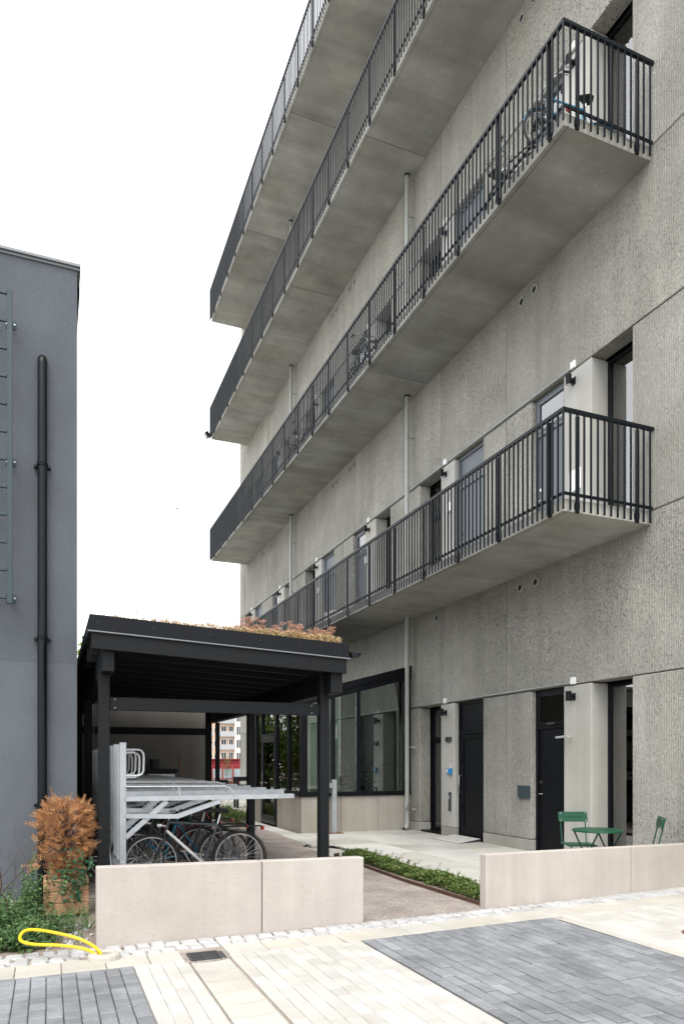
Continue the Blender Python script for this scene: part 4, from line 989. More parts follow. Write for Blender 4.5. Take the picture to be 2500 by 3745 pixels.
    if basket:
        bk = MB()
        for zz, ww, ll in ((.82, .28, .20), (.90, .31, .23), (1.0, .34, .26), (1.06, .36, .28)):
            bk.tube([(-1.28 + .02, -ww / 2, zz), (-1.28 + ll, -ww / 2, zz), (-1.28 + ll, ww / 2, zz), (-1.28 + .02, ww / 2, zz)], .004, 5, closed=True)
        for i in range(9): t = -.5 + i / 8; bk.tube([(-1.27, t * .28, .82), (-1.27, t * .36, 1.06)], .003, 4); bk.tube([(-1.07, t * .28, .82), (-1.0, t * .36, 1.06)], .003, 4); bk.tube([(-1.27 + .2 * (t + .5), t * .28, .82), (-1.27 + .2 * (t + .5), t * .28 + .001, .819)], .003, 4)
        bk.box(-1.27, -1.07, -.14, .14, .818, .823); bk.build('basket', M['bike_black'], b, local=True)
    return b
bicycle((2.29, 9.15, 0), R(2), 'slate grey bicycle with a white down tube, nearest in the shed', 'bike_slate', down='bike_white', rack=True)
bicycle((2.17, 9.52, 0), R(-3), 'black bicycle with luggage rack right behind the slate one', 'bike_black', lady=True)
bicycle((1.92, 10.0, 0), R(2), 'blue bicycle with a brown saddle and red rear mudguard', 'bike_blue', saddle='brownleather', fender='bike_red', lady=True)
bicycle((2.2, 10.5, 0), R(-2), 'dark green bicycle with a front basket, half hidden in the shed', 'bike_green', basket=True)
bicycle((1.98, 11.1, 0), R(3), 'dark red bicycle deep inside the shed', 'bike_red')
bicycle((2.1, 11.8, 0), R(-2), 'black bicycle with a brown saddle deep inside the shed', 'bike_black', saddle='brownleather')
bicycle((2.05, 12.6, 0), R(1), 'slate bicycle farthest inside the shed', 'bike_slate')
# cupboard, pot and broom at the back of the shed
cb = thing('cupboard', 'grey cupboard with a black worktop at the back of the shed', 'cupboard', (1.9, 15.2, 0))
MB().box(1.35, 2.42, 14.98, 15.5, .0, 1.38).build('carcass', M['iron'], cb, bevel=.005)
MB().box(1.30, 2.46, 14.92, 15.55, 1.38, 1.45).build('worktop', M['black'], cb, bevel=.006)
MB().box(1.86, 2.40, 14.955, 14.979, 1.12, 1.35).build('drawer', M['galv'], cb, bevel=.005)
MB().box(2.08, 2.20, 14.94, 14.954, 1.22, 1.25).build('handle', M['black'], cb)
po = MB().lathe([(0, 0), (.075, 0), (.1, .16), (.108, .165), (.108, .2), (.095, .2), (.09, .05), (0, .05)], (2.02, 15.2, 1.45), 18)
tag(po.build('flower_pot', M['iron'], smooth=True, base=(2.02, 15.2, 1.45)), 'dark flower pot standing on the black worktop', 'pot')
br_ = thing('broom', 'wooden broom leaning on the outbuilding wall', 'broom', (2.62, 15.3, 0))
MB().cyl((2.74, 15.25, .12), (2.60, 15.58, 1.72), .014, 8).build('handle', M['broom'], br_, smooth=True)
MB().obox((2.75, 15.23, .09), (.32, .07, .05)).obox((2.75, 15.23, .04), (.30, .06, .07)).build('head', M['broom'], br_, bevel=.004)
# ================================================================ LOW WALLS
def low_wall(name, label, p0, p1, t0, t1, joints, th=.115, z0=-.05):
    d = Vector((p1[0] - p0[0], p1[1] - p0[1], 0)); L = d.length; d.normalize(); nrm = Vector((-d.y, d.x, 0))
    w = thing(name, label, 'wall', (p0[0], p0[1], 0), group='pale concrete low walls')
    cuts = [0] + joints + [L]
    for a, b in zip(cuts[:-1], cuts[1:]):
        a2, b2 = a + (.004 if a else 0), b - (.004 if b < L else 0)
        q = [Vector((p0[0], p0[1], 0)) + d * s for s in (a2, b2)]; za, zb = t0 + (t1 - t0) * a2 / L, t0 + (t1 - t0) * b2 / L
        bq = [q[0], q[1], q[1] + nrm * th, q[0] + nrm * th]
        MB().hexa([(p.x, p.y, z0) for p in bq], [(bq[0].x, bq[0].y, za), (bq[1].x, bq[1].y, zb), (bq[2].x, bq[2].y, zb), (bq[3].x, bq[3].y, za)]).build('wall_panel', M['lowwall'], w, bevel=.008)
    return w
low_wall('low_wall', 'pale concrete low wall of two panels in front of the bicycle shed', (.378, 6.475), (2.89, 6.512), .685, .643, [1.468])
low_wall('low_wall', 'pale concrete low wall of two panels in front of the green cafe table', (4.386, 6.625), (9.6, 6.93), .583, .525, [2.16])

# ================================================================ PLANTS
def leaf(mb, b, d, L, w, droop=.2):
    d = d.normalized(); s = d.cross(Vector((0, 0, 1)))
    if s.length < .05: s = Vector((1, 0, 0))
    s.normalize(); m_ = b + d * L * .5; e = b + d * L - Vector((0, 0, droop * L))
    mb.add([b, m_ + s * w / 2 , e, m_ - s * w / 2], [(0, 1, 2, 3)])
def rv(up=.3): return Vector((rnd.gauss(0, 1), rnd.gauss(0, 1), rnd.gauss(up, .6))).normalized()
# the planting strip between gravel and terrace
hg = MB(); st_ = MB()
def strip(y0, y1, xa, xb, n, hmax):
    bumps = [(rnd.uniform(xa + .1, xb - .1), rnd.uniform(y0, y1), rnd.uniform(.22, .45), rnd.uniform(.5, 1.0)) for _ in range(int((y1 - y0) * 4.5))]
    for i in range(n):
        x = rnd.uniform(xa, xb); y = rnd.uniform(y0, y1)
        h = max([bb_[3] * max(0, 1 - ((x - bb_[0]) ** 2 + (y - bb_[1]) ** 2) / bb_[2] ** 2) for bb_ in bumps] + [.12]) * hmax
        z = h * (rnd.random() ** .45); b = Vector((x, y, z))
        for j in range(3): leaf(hg, b + rv() * .012, rv(.5) + Vector((0, 0, .1)), rnd.uniform(.03, .055), rnd.uniform(.018, .032))
    for i in range(int((y1 - y0) * 26)):
        x = rnd.uniform(xa + .05, xb); y = rnd.uniform(y0, y1); h = rnd.uniform(.5, 1.15) * hmax; b = Vector((x, y, h * .3)); e = b + Vector((rnd.gauss(.04, .09), rnd.gauss(0, .09), h * .8))
        hg.tube([b, (b + e) / 2 + Vector((0, 0, .03)), e], .002, 3)
        for j in range(9): t = .3 + .7 * rnd.random(); leaf(hg, b.lerp(e, t), rv(.2), rnd.uniform(.025, .05), rnd.uniform(.016, .028))
strip(6.86, 11.2, 4.55, 5.03, 6200, .135)
tag(hg.build('ground_cover', M['leafhedge'], base=(4.75, 9, 0)), 'low green leafy ground cover in the strip between gravel and terrace', 'plants', kind='stuff')
hg = MB(); strip(17.3, 21.3, 4.28, 4.72, 3200, .42)
tag(hg.build('ground_cover', M['leafhedge'], base=(4.5, 19, 0)), 'far patch of leafy ground cover beyond the shed posts', 'plants', kind='stuff')
ed = thing('steel_edging', 'rusty steel edging between gravel and leafy strip', 'edging', (4.45, 6.7, 0))
pts = [(4.44, 6.72), (4.41, 7.6), (4.385, 8.6), (4.43, 9.9), (4.49, 11.35), (4.62, 11.45)]
MB().prism([(a, b) for a, b in pts] + [(a - .012, b) for a, b in pts[::-1]], 'z', -.05, .035).build('strip', M['corten'], ed)
MB().prism([(5.055, 6.8), (5.07, 11.4), (5.078, 11.4), (5.063, 6.8)], 'z', -.05, .03).build('strip', M['corten'], ed)

# weeds and grass in the soil bed by the rendered wall
wd, gs = MB(), MB()
def weed(x, y, h, n):
    b = Vector((x, y, 0)); e = b + Vector((rnd.gauss(0, .06), rnd.gauss(0, .06), h)); wd.tube([b, (b + e) / 2 + rv() * .02, e], .003, 3)
    for i in range(n):
        t = (i + 1) / (n + 1); p = b.lerp(e, t); d = rv(.1); d.z = abs(d.z) * .6; leaf(wd, p, d, rnd.uniform(.06, .12) * (1.15 - .7 * t), rnd.uniform(.03, .055) * (1.15 - .6 * t), .35)
for i in range(420):
    x = rnd.uniform(-.85, .16); y = rnd.uniform(6.62, 7.75)
    if x > .0 and y < 7.1: continue
    if x > -.12 and (y > 7.25 or rnd.random() < .5): continue
    weed(x, y, rnd.uniform(.06, .24), 12)
for i in range(14): weed(rnd.gauss(-.14, .05), rnd.uniform(7.7, 8.1), rnd.uniform(.4, .68), 24)
for i in range(40): weed(rnd.uniform(-.8, -.1), rnd.uniform(7.6, 8.5), rnd.uniform(.1, .35), 14)
for i in range(10): weed(rnd.gauss(-.42, .06), rnd.uniform(7.1, 7.4), rnd.uniform(.3, .42), 18)
for i in range(1500):
    x = rnd.uniform(-.8, .40); y = rnd.uniform(6.6, 7.9)
    if x > .1 and y < 7.15 and rnd.random() < .85: continue
    if x > -.1 and y > 7.4 and rnd.random() < .75: continue
    L = rnd.uniform(.06, .26) if rnd.random() < .8 else rnd.uniform(.2, .36); b = Vector((x, y, 0)); d = Vector((rnd.gauss(0, .5), rnd.gauss(0, .5), 1)).normalized(); s = d.cross(Vector((rnd.gauss(0, 1), rnd.gauss(0, 1), 0))).normalized() * .004
    p1 = b + d * L * .55; p2 = b + d * L - Vector((0, 0, L * .18)) + Vector((d.x, d.y, 0)) * L * .35
    gs.add([b - s, b + s, p1 + s * .8, p1 - s * .8, p2], [(0, 1, 2, 3), (3, 2, 4)])
tag(wd.build('weeds', M['leafweed'], base=(-.3, 7, 0)), 'lush green weeds in the soil bed by the rendered wall', 'weeds', kind='stuff')
tag(gs.build('grass', M['grass'], base=(-.3, 7, 0)), 'long grass blades among the weeds by the planter', 'grass', kind='stuff')
sto = MB()
for i in range(60):
    x = rnd.uniform(-.1, .38); y = rnd.uniform(6.58, 7.5); s = rnd.uniform(.008, .028)
    sto.obox((x, y, s * .3 - .012), (s * 1.5, s * 1.2, s), (rnd.random() * 3, rnd.random() * 3, rnd.random() * 3))
tag(sto.build('stones', M['sett'], base=(.2, 7, 0)), 'loose pale stones on the sandy soil beside the low wall', 'stones', kind='stuff')

# wooden planter with the dead conifer
PB = (.17, 8.02, 0)
pb = thing('wooden_planter', 'square brown plank planter holding the dead conifer', 'planter', PB)
x0, x1, y0, y1 = -.052, .385, 7.92, 8.34
for i in range(3):
    z0, z1 = .015 + i * .122, .015 + i * .122 + .117
    MB().box(x0, x1, y0, y0 + .028, z0, z1).build('plank', M['plank'], pb, bevel=.004)
    MB().box(x0, x1, y1 - .028, y1, z0, z1).build('plank', M['plank'], pb, bevel=.004)
    MB().box(x0 + .001, x0 + .028, y0 + .029, y1 - .029, z0, z1).build('plank', M['plank'], pb, bevel=.004)
    MB().box(x1 - .028, x1 - .001, y0 + .029, y1 - .029, z0, z1).build('plank', M['plank'], pb, bevel=.004)
    for xx in (x0 + .05, x1 - .05):
        for zz in (z0 + .03, z1 - .03): MB().cyl((xx, y0 - .002, zz), (xx, y0, zz), .004, 6).build('screw', M['iron'], pb)
MB().box(x0 + .03, x1 - .03, y0 + .03, y1 - .03, .03, .31).build('soil', M['soil'], pb)
cf = thing('conifer', 'dead brown conifer bush growing in the wooden planter', 'shrub', (.16, 8.12, .31))
cl, cbk = MB(), MB()
C0 = Vector((.15, 8.1, .40))
cbk.tube([(.17, 8.12, .30), (.16, 8.11, .6), (.18, 8.1, 1.1)], [.02, .015, .005], 6)
def spray(b, d, L):
    """a flat feathery conifer spray: a rachis with forked side twigs"""
    d = d.normalized(); pl_ = rv(.2); s = d.cross(pl_).normalized(); up = s.cross(d)
    k = 7; w = .0042; cv = rv(-.3) * .35
    tip = b + d * L + cv * L; md_ = b + d * L * .5 + cv * L * .25
    cl.add([b - s * w * .4, b + s * w * .4, md_ + s * w * .4, md_ - s * w * .4, tip], [(0, 1, 2, 3), (3, 2, 4)])
    for i in range(k):
        t = (i + .7) / k; q = b + d * L * t + cv * L * t * t; sl = L * .44 * (1 - t * .65)
        for sg in (-1, 1):
            e = q + (s * sg * .75 + d * .75 + up * rnd.uniform(-.25, .25)) * sl
            cl.add([q - d * w, q + d * w, e + d * w * .2, e - d * w * .2], [(0, 1, 2, 3)])
            m2 = q.lerp(e, .5)
            for sg2 in (-1, 1):
                e2 = m2 + (s * sg * .55 + d * (.9 if sg2 > 0 else .05)) * sl * .42
                cl.add([m2 - d * w * .8, m2 + d * w * .8, e2], [(0, 1, 2)])
for i in range(820):
    az = rnd.uniform(0, 2 * math.pi); h = rnd.random() ** .85
    zz = .33 + h * .86
    prof = .345 * math.sin(math.pi * (.18 + .80 * (1 - h) ** .8)) ** .8 if h < 1 else .1
    rr = prof * (rnd.random() ** .4) * (.95 if i % 9 else 1.15)
    b = Vector((.165 + rr * .93 * math.cos(az), 8.10 + rr * .8 * math.sin(az), zz))
    out = Vector((math.cos(az), math.sin(az), rnd.gauss(.25 + h * .6, .5)))
    spray(b - out.normalized() * .06, out + rv(0) * 1.0, rnd.uniform(.07, .145))
    if i % 4 == 0: cbk.tube([(.165, 8.11, .35 + .55 * h * .9), b], [.004, .0015], 4)
for i in range(9):      # stray side shoots on the left
    zz = rnd.uniform(.5, .95); b = Vector((-.09 + rnd.gauss(0, .03), 8.02 + rnd.gauss(0, .08), zz)); L = rnd.uniform(.1, .2); d = Vector((-1, rnd.gauss(0, .3), rnd.gauss(0, .5)))
    spray(b, d, L)
cl.build('sprays', M['brownleaf'], cf); cbk.build('branches', M['twig'], cf)
iv = MB()
for i in range(230):
    t = rnd.random(); x = rnd.gauss(.29, .07) if i % 3 else rnd.uniform(0, .35); z = .72 - .55 * t if i % 3 else rnd.uniform(.3, .5); y = 7.92 - .02 - rnd.random() * .10 if z < .45 else 7.86 + rnd.gauss(0, .05)
    if z < .33: x = .10 + .15 * rnd.random() if i % 2 else .26 + .05 * rnd.random()
    leaf(iv, Vector((x, y, z)), Vector((rnd.gauss(0, .7), -.6, rnd.gauss(-.3, .6))), rnd.uniform(.03, .055), rnd.uniform(.025, .045))
for xx in (.12, .22, .28): iv.tube([(xx, 7.9, .42), (xx + rnd.gauss(0, .02), 7.905, .25), (xx + rnd.gauss(0, .03), 7.9, .1)], .002, 4)
tag(iv.build('ivy', M['ivy'], base=(.2, 7.9, .36)), 'dark green ivy trailing over the rim of the wooden planter', 'plant')
# bare red-brown sapling at the left edge
bs = thing('bare_sapling', 'leafless red-brown sapling among the weeds at the left edge', 'shrub', (-.33, 7.5, 0))
bt = MB()
def branch(p, d, L, r, depth):
    pts = [p]; k = 5
    for i in range(k):
        d = (d + Vector((rnd.gauss(0, .13), rnd.gauss(0, .13), rnd.gauss(.04, .08)))).normalized(); pts.append(pts[-1] + d * L / k)
    bt.tube(pts, [r * (1 - .6 * i / k) for i in range(k + 1)], 6)
    if depth:
        for j in range(3 if depth > 1 else 2):
            q = pts[rnd.randint(2, k)]; a = rnd.choice([-1, 1]); branch(q, (d + Vector((a * rnd.uniform(.5, 1.0), rnd.gauss(0, .3), rnd.uniform(-.1, .5)))), L * rnd.uniform(.45, .75), r * .55, depth - 1)
branch(Vector((-.335, 7.5, -.01)), Vector((-.32, .05, 1)), .34, .014, 0)
branch(Vector((-.43, 7.51, .32)), Vector((-.28, 0, 1)), .52, .010, 1)
branch(Vector((-.425, 7.51, .33)), Vector((.18, 0, 1)), .42, .008, 2)
branch(Vector((-.40, 7.51, .36)), Vector((.75, -.1, .65)), .42, .006, 2)
branch(Vector((-.42, 7.51, .32)), Vector((-.8, 0, .4)), .3, .006, 1)
bt.build('branches', M['twig'], bs, smooth=True)

# ================================================================ STREET SMALLS
RC = (.413, 6.085, 0)
rg_ = tag(MB().lathe([(.058, -.03), (.058, .042), (.066, .05), (.112, .05), (.126, .035), (.13, .0), (.13, -.03)], RC, 14).build('concrete_ring', M['ring'], smooth=False, bevel=.003, base=RC), 'small pale concrete collar round the yellow pipe in the cobbles', 'collar')
MB().lathe([(0, .012), (.059, .012)], RC, 16).build('sand_fill', M['soil'], rg_)
def catmull(p, n=8):
    p = [Vector(q) for q in p]; out = []
    for i in range(len(p) - 1):
        a, b, c, d = p[max(0, i - 1)], p[i], p[i + 1], p[min(len(p) - 1, i + 2)]
        for j in range(n):
            t = j / n; out.append(.5 * ((2 * b) + (c - a) * t + (2 * a - 5 * b + 4 * c - d) * t * t + (3 * b - a - 3 * c + d) * t ** 3))
    return out + [p[-1]]
HOSE = [(.40, 6.10, .0), (.378, 6.115, .055), (.31, 6.14, .115), (.20, 6.19, .165), (.05, 6.27, .20), (-.08, 6.36, .215), (-.17, 6.43, .205), (-.215, 6.43, .165), (-.20, 6.35, .135), (-.10, 6.27, .12), (.06, 6.20, .115), (.20, 6.14, .10), (.30, 6.11, .07), (.37, 6.10, .02), (.385, 6.095, -.01)]
yp = thing('yellow_hose', 'bright yellow plastic conduit looping out of the concrete collar', 'hose', RC)
hp = catmull(HOSE); MB().tube(hp, .0130, 12).build('hose', M['yellow'], yp, smooth=True)
for i in (33, 36, 43): MB().tube([hp[i], hp[i + 1] * .15 + hp[i] * .85], .0139, 12).build('tape_band', M['iron'], yp)
dg = thing('drain_grate', 'black cast-iron drain grate at the head of the paved channel', 'drain', (1.17, 5.84, 0))
gx0, gx1, gy0, gy1 = 1.045, 1.30, 5.715, 5.975
MB().box(1.0, gx0, gy0 - .005, gy1 + .01, -.03, .002).box(gx1, 1.345, gy0 - .005, gy1 + .01, -.03, .002).box(gx0, gx1, gy1 - .012, gy1 + .01, -.03, .0015).box(gx0, gx1, gy0 - .005, gy0 + .012, -.03, .0015).build('surround', M['gravel'], dg)
MB().box(gx0 + .001, gx0 + .02, gy0 + .013, gy1 - .013, -.03, .012).box(gx1 - .02, gx1 - .001, gy0 + .013, gy1 - .013, -.03, .012).box(gx0 + .02, gx1 - .02, gy0 + .013, gy0 + .03, -.03, .0115).box(gx0 + .02, gx1 - .02, gy1 - .03, gy1 - .013, -.03, .0115).box((gx0 + gx1) / 2 - .006, (gx0 + gx1) / 2 + .006, gy0 + .03, gy1 - .03, -.03, .011).build('frame', M['iron'], dg)
MB().box(gx0 + .02, gx1 - .02, gy0 + .03, gy1 - .03, -.031, -.022).build('pit', M['interior'], dg)
for i in range(9):
    y = gy0 + .045 + i * .0215
    for a, b in ((gx0 + .021, (gx0 + gx1) / 2 - .007), ((gx0 + gx1) / 2 + .007, gx1 - .021)): MB().bar((a, y - .006, .005), (b, y + .012, .005), .011, .011).build('bar', M['iron'], dg)
MB().box(1.31, 1.335, gy0 + .02, gy1 - .03, .0025, .006).build('hinge_bar', M['iron'], dg)
MHC = (5.60, 4.87, .0)
mh = MB().lathe([(0, .006), (.14, .006), (.15, .002), (.18, .006), (.2, .004), (.2, -.02)], MHC, 32)
mh_ = tag(mh.build('manhole_cover', M['rust'], base=MHC), 'rusty round cover in the cream paving at the right edge', 'manhole cover')
for i in range(1, 4): MB().torus((MHC[0], MHC[1], .006), (0, 0, 1), .035 * i, .004, 28, 4).build('rib', M['rust'], mh_)

# ================================================================ CAFE FURNITURE
tb = thing('cafe_table', 'round green metal cafe table behind the low wall', 'table', (6.62, 7.42, 0))
MB().lathe([(0, .712), (.30, .712), (.312, .709), (.318, .700), (.318, .685), (.312, .685), (.30, .70), (0, .70)], (6.62, 7.42, 0), 48).build('table_top', M['green'], tb, smooth=True)
for a in (R(25), R(205)):
    u = Vector((math.cos(a + R(68)), math.sin(a + R(68)), 0)); v = Vector((math.cos(a - R(22)), math.sin(a - R(22)), 0)) * .2
    for s in (-1, 1):
        c = Vector((6.62, 7.42, 0)); MB().tube([c + v + u * .20 * s + Vector((0, 0, .695)), c + v - u * .0 * s * .1 + Vector((0, 0, .36)), c + v - u * .23 * s + Vector((0, 0, .01))] if False else [c + v + u * .22 * s + Vector((0, 0, .695)), c + v * .98 - u * .22 * s + Vector((0, 0, .008))], .011, 8).build('leg', M['green'], tb, smooth=True)
MB().cyl((6.62 - .2 * math.cos(R(3)), 7.42 - .2 * math.sin(R(3)), .35), (6.62 + .2 * math.cos(R(3)), 7.42 + .2 * math.sin(R(3)), .35), .008, 8).build('cross_bar', M['green'], tb, smooth=True)
def cafe_chair(loc, rz_, label):
    """bistro folding chair; +y is its front"""
    c = thing('cafe_chair', label, 'chair', loc, rz_, 'green folding cafe chairs')
    n = 6
    def slat(name, z0, z1, yy, tilt):
        m = MB(); w = .205; q = []
        for cx, cz, a0 in ((w - .02, z1 - .02, 0), (-w + .02, z1 - .02, 90), (-w + .02, z0 + .02, 180), (w - .02, z0 + .02, 270)):
            for i in range(5): a = R(a0 + 90 * i / 4); q.append((cx + .02 * math.cos(a), cz + .02 * math.sin(a)))
        m.prism(q, 'y', yy - .009, yy + .009)
        m.v = [(p[0], p[1] - (p[2] - .45) * tilt, p[2]) for p in m.v]
        return m.build(name, M['green'], c, local=True, bevel=.002)
    slat('backrest', .745, .885, -.17, .22)
    MB().bar((-.14, -.17 - (.815 - .45) * .22 + .010, .815), (.14, -.17 - (.815 - .45) * .22 + .010, .815), .006, .008).build('bead', M['green'], c, local=True)
    for s in (-1, 1):
        for z in (.765, .865): MB().cyl((s * .175, -.165 - (z - .45) * .22 + .008, z), (s * .175, -.165 - (z - .45) * .22 + .014, z), .007, 8).build('rivet', M['galvbright'], c, local=True)
        MB().tube([(s * .175, -.185 - .43 * .22, .88), (s * .172, -.18, .45), (s * .168, .20, .01)], .009, 8).build('leg', M['green'], c, smooth=True, local=True)
        MB().tube([(s * .15, .17, .44), (s * .15, -.20, .01)], .009, 8).build('leg', M['green'], c, smooth=True, local=True)
    for i in range(4): MB().box(-.2, .2, -.17 + i * .092, -.17 + i * .092 + .086, .447 - .006 * (i == 3), .462 - .006 * (i == 3)).build('seat_slat', M['green'], c, bevel=.003, local=True)
    MB().cyl((-.17, -.10, .13), (.17, -.10, .13), .007, 8).cyl((-.17, .13, .10), (.17, .13, .10), .007, 8).build('stretcher', M['green'], c, smooth=True, local=True)
    return c
cafe_chair((6.78, 7.97, 0), R(158), 'green folding cafe chair with its back to the pale pillar')
cafe_chair((7.05, 7.14, 0), R(54), 'green folding cafe chair mostly hidden behind the low wall at the right')

# ================================================================ THINGS ON THE GALLERIES
b2 = bicycle((7.50, 8.34, 10.36), R(-8), 'blue bicycle parked on the second gallery behind the end railing', 'bike_blue', fender='bike_blue', rack=False, r=.31, wb=1.0, group='bicycles parked on the second gallery', sc_=.95)
b3 = bicycle((6.95, 8.75, 10.36), R(-82), 'black bicycle with a basket on the second gallery beside the blue one', 'bike_black', rack=True, basket=True, group='bicycles parked on the second gallery')
bicycle((6.75, 15.9, 10.36), R(88), 'dark slate bicycle parked midway along the second gallery', 'bike_slate', group='bicycles parked on the second gallery')
bicycle((6.75, 20.4, 10.36), R(92), 'red bicycle parked far along the second gallery', 'bike_red', group='bicycles parked on the second gallery')
def box_item(name, label, cat, c, d, m, rz_=0):
    return tag(MB().obox((0, 0, d[2] / 2), d).build(name, M[m], bevel=.01, base=(0, 0, 0)), label, cat), c, rz_
for nm, lab, cat, c, d, m, rz_ in (
    ('storage_box', 'white storage box on the first gallery behind the railing', 'box', (7.1, 17.9, 5.17), (.4, .5, .45), 'white', .1),
    ('parcel', 'pale parcel on the floor of the first gallery near its corner', 'parcel', (7.55, 9.1, 5.17), (.28, .35, .2), 'whitepanel', .3),
    ('storage_box', 'grey crate far along the first gallery', 'box', (7.2, 22.4, 5.17), (.4, .6, .5), 'galv', 0.0),
    ('storage_box', 'white cabinet on the second gallery far from its corner', 'box', (7.3, 18.6, 10.37), (.4, .6, .9), 'white', 0.0),
    ('awning_box', 'small pale box clipped on the railing of the topmost gallery', 'box', (6.33, 14.1, 21.55), (.12, .25, .35), 'white', 0.0)):
    o, c, rz_ = box_item(nm, lab, cat, c, d, m, rz_); o.location = c; o.rotation_euler = (0, 0, rz_)

# ================================================================ FAR COURTYARD AND BEYOND
ft = thing('slatted_table', 'black slatted outdoor table beyond the glazed room', 'table', (6.35, 24.4, 0))
for z in (.95, .70, .50): MB().box(5.98, 6.9, 24.2, 24.26, z, z + .11).build('board', M['blackwood'], ft); MB().box(5.98, 6.9, 24.74, 24.8, z, z + .11).build('board', M['blackwood'], ft)
for i in range(6): MB().box(5.98, 6.9, 24.2 + i * .1, 24.29 + i * .1, 1.061, 1.09).build('board', M['blackwood'], ft)
for x in (5.99, 6.8):
    for y in (24.265, 24.66): MB().box(x, x + .07, y, y + .07, .0, 1.06).build('leg', M['blackwood'], ft)
for i, (x, y) in enumerate(((6.2, 29.2), (6.9, 30.1))):
    c = thing('garden_chair', ('nearer' if i == 0 else 'farther') + ' black wire garden chair on the far terrace', 'chair', (x, y, 0), group='black garden chairs on the far terrace')
    for sx in (-1, 1):
        for sy in (-1, 1): MB().cyl((x + sx * .17, y + sy * .17, .44), (x + sx * .22, y + sy * .22, .01), .012, 6).build('leg', M['black'], c)
    MB().box(x - .21, x + .21, y - .21, y + .21, .44, .465).build('seat', M['black'], c, bevel=.01); MB().box(x - .2, x + .2, y + .2, y + .225, .5, .85).build('backrest', M['black'], c, bevel=.01)
bw = thing('brick_wall', 'low red brick wall carrying the red railing at the end of the courtyard', 'wall', (10, 44, 0))
MB().box(-6, 26, 44.0, 44.4, -.1, .46).build('core', M['jointdark'], bw)
M['brick'] = plain('red_brick', (0.27, 0.085, 0.06), .85, objvar=.25)
brick_mesh = MB().box(-.118, .118, -.012, 0, 0, .066).mesh('brick', M['brick'])
for r_ in range(6):
    x = 8.6 + (.12 if r_ % 2 else 0)
    while x < 11.3: inst('brick', brick_mesh, bw, (x, 44.0, .0 + r_ * .075)); x += .25
MB().box(-6, 26, 43.95, 44.45, .461, .52).build('coping', M['flag'], bw)
rr = thing('red_railing', 'red steel railing with grey panels at the end of the courtyard', 'railing', (10, 44.2, .52))
M['redsteel'] = plain('red_steel', (0.33, 0.055, 0.05), .5); M['greypanel'] = plain('frosted_panel', (0.36, 0.42, 0.45), .3); M['redbody'] = plain('red_body', (0.20, 0.012, 0.026), .4)
for z in (1.40, 1.20, .56): MB().box(-6, 26, 44.15, 44.2, z, z + .05).build('rail', M['redsteel'], rr)
x = 6.0
while x < 14:
    MB().box(x, x + .07, 44.12, 44.2, .52, 1.45).build('post', M['redsteel'], rr); MB().box(x + .1, x + .64, 44.16, 44.18, .62, 1.2).build('panel', M['greypanel'], rr); x += .66
sk = thing('red_skip', 'red steel skip with a sloping end beyond the red railing', 'skip', (11.6, 50, 0))
MB().prism([(10.0, .7), (12.3, .7), (12.75, 1.1), (12.45, 1.78), (10.0, 1.78)], 'y', 49.6, 51.4).build('body', M['redbody'], sk, bevel=.03)
for x in (10.6, 11.2, 11.8): MB().box(x, x + .08, 49.53, 49.598, .75, 1.7).build('rib', M['redbody'], sk)
MB().box(9.96, 12.5, 49.5, 51.5, 1.781, 1.86).build('rim', M['redbody'], sk)
MB().box(10.1, 12.2, 49.7, 51.3, .0, .69).build('base', M['iron'], sk)
pp = thing('potted_sapling', 'small bright green sapling on the far courtyard wall', 'plant', (10.0, 43.6, 0))
MB().lathe([(0, 0), (.2, 0), (.25, .4), (.22, .4), (.2, .3), (0, .3)], (10.05, 43.5, 0), 14).build('pot', M['iron'], pp)
q = MB()
for i in range(260): b = Vector((10.05 + rnd.gauss(.05, .16), 43.5 + rnd.gauss(0, .15), .8 + rnd.random() * 1.2)); leaf(q, b, rv(), rnd.uniform(.08, .14), .06)
q.build('foliage', M['leafhedge'], pp); MB().cyl((10.05, 43.5, .3), (10.1, 43.5, 1.8), .015, 6).build('stem', M['bark'], pp)
gb2 = tag(MB().obox((8.95, 43.7, .30), (.9, .3, .35)).build('trough', M['green'], bevel=.02, base=(8.95, 43.7, 0)), 'dark green trough at the foot of the red railing', 'trough')
# peach apartment house far behind
M['peach'] = plain('peach_render', (0.62, 0.45, 0.34), .9, var=.04, nscale=.5); M['peachlight'] = plain('cream_render', (0.68, 0.58, 0.48), .9); M['balc'] = plain('grey_balcony_front', (0.30, 0.31, 0.32), .6)
hs_ = thing('peach_house', 'peach rendered apartment house with grey balconies far behind', 'building', (33, 150, 0))
MB().box(22, 36.35, 150, 162, 0, 15.2).build('wall', M['peach'], hs_); MB().box(36.35, 46, 149.4, 162, 0, 15.2).build('wall', M['peachlight'], hs_)
MB().prism([(21.5, 15.2), (46.5, 15.2), (43, 17.8), (25, 17.8)], 'y', 149.2, 162.6).build('roof', M['rust'], hs_)
def far_window(x, z, w, h, y):
    f = MB().box(x - w / 2 - .08, x + w / 2 + .08, y - .05, y - .002, z - .08, z + h + .08).build('window', M['white'], hs_)
    MB().box(x - w / 2, x - .04, y - .07, y - .051, z, z + h).box(x + .04, x + w / 2, y - .07, y - .051, z, z + h).build('pane', M['iron'], f)
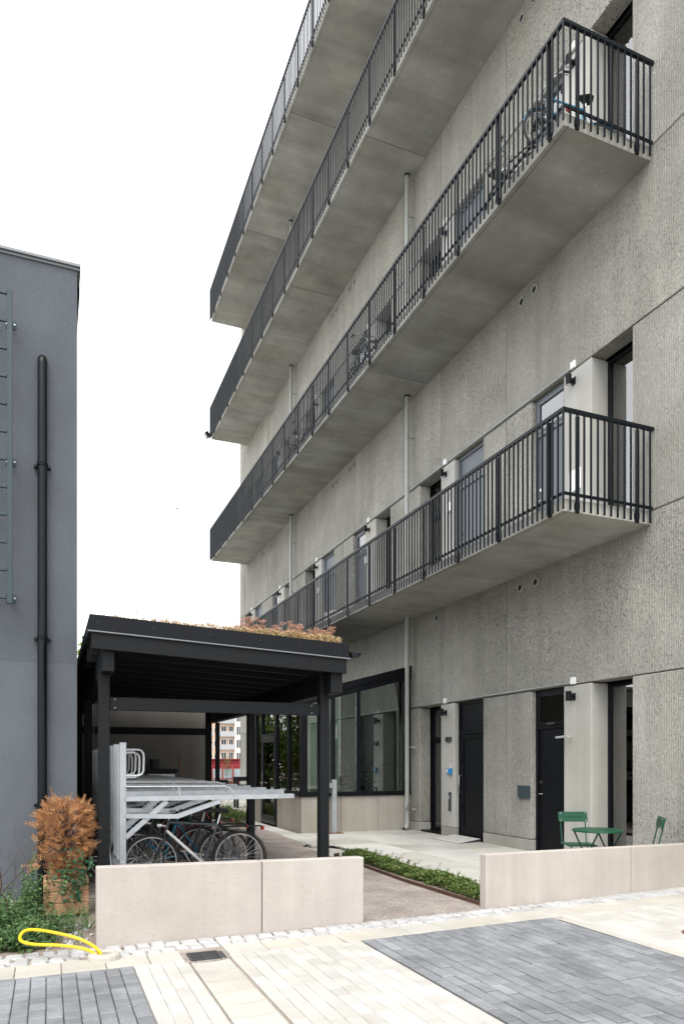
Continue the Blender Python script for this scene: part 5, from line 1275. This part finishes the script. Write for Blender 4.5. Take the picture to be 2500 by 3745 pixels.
for fl0 in range(5):
    z = 1.6 + 2.77 * fl0
    for x in (24.2, 29.6, 34.2): far_window(x, z + .1, 1.0, 2.0, 150); far_window(x + 1.55, z + .1, .8, 2.0, 150)
    for x in (26.6, 27.4, 31.6, 32.4): far_window(x, z + .9, .35, .8, 150)
    for x in (37.3, 40.4, 43.3): far_window(x, z + .35, .95, 1.75, 149.4)
    if fl0:
        for x in (24.9, 30.3, 34.9):
            bz = MB().box(x - 1.9, x + 1.45, 148.8, 149.95, z - .12, z).build('balcony', M['balc'], hs_); MB().box(x - 1.9, x + 1.45, 148.75, 148.799, z, z + 1.05).build('balcony_front', M['balc'], bz)
# trees beyond the outbuilding, seen in the glass
def tree(x, y, h, rad, words):
    t = thing('garden_tree', words, 'tree', (x, y, 0), group='trees behind the outbuilding')
    tr = MB().tube([(x, y, -.05), (x + .05, y, h * .35), (x - .05, y + .05, h * .85)], [.14, .10, .03], 8); lv = MB()
    cs = []
    for i in range(34):
        a = rnd.uniform(0, 6.28); hh = rnd.uniform(.08, 1.0); rr_ = rad * math.sin(math.pi * min(.95, .12 + hh * .85)) * rnd.uniform(.35, 1); c = Vector((x + rr_ * math.cos(a), y + rr_ * math.sin(a), h * (.08 + .9 * hh)))
        cs.append(c); tr.tube([(x, y, c.z * .7), c], [.03, .008], 5)
    for c in cs:
        for j in range(320): p = c + Vector((rnd.gauss(0, .38), rnd.gauss(0, .38), rnd.gauss(0, .34))); leaf(lv, p, rv(.2), rnd.uniform(.14, .26), rnd.uniform(.09, .15))
    tr.build('trunk', M['bark'], t); lv.build('crown', M['treeleaf'], t)
tree(1.7, 23.4, 5.2, 1.5, 'bushy green tree nearest behind the outbuilding'); tree(-.6, 26.5, 6.0, 1.8, 'tall green tree second behind the outbuilding'); tree(2.4, 27.5, 4.8, 1.5, 'yellow-green tree at the corner behind the outbuilding'); tree(-3.2, 30.0, 6.2, 2.0, 'broad green tree farthest behind the outbuilding')
# birds
def bird(c, s, rot, words):
    m = MB()
    m.tube([(-.5 * s, 0, 0), (-.2 * s, 0, .03 * s), (.15 * s, 0, .04 * s), (.42 * s, 0, .02 * s), (.5 * s, 0, 0)], [.01 * s, .09 * s, .12 * s, .07 * s, .01 * s], 8)
    for sg in (-1, 1):
        m.add([(.2 * s, sg * .08 * s, .05 * s), (.12 * s, sg * .6 * s, .22 * s), (-.25 * s, sg * 1.1 * s, .1 * s), (-.1 * s, sg * .5 * s, .14 * s), (-.08 * s, sg * .08 * s, .03 * s)], [(0, 1, 3, 4), (1, 2, 3)])
    m.add([(-.4 * s, 0, .01 * s), (-.85 * s, .12 * s, 0), (-.72 * s, 0, 0), (-.85 * s, -.12 * s, 0)], [(0, 1, 2), (0, 2, 3)])
    o = m.build('bird', M['iron'], smooth=False); o.location = c; o.rotation_euler = rot; tag(o, words, 'bird', 'birds in the sky')
bird((10.77, 66, 24.6), .55, (R(25), R(-10), R(40)), 'lower dark bird gliding in the white sky')
bird((16.46, 77, 30.68), .50, (R(5), R(-5), R(85)), 'higher and smaller dark bird in the white sky')
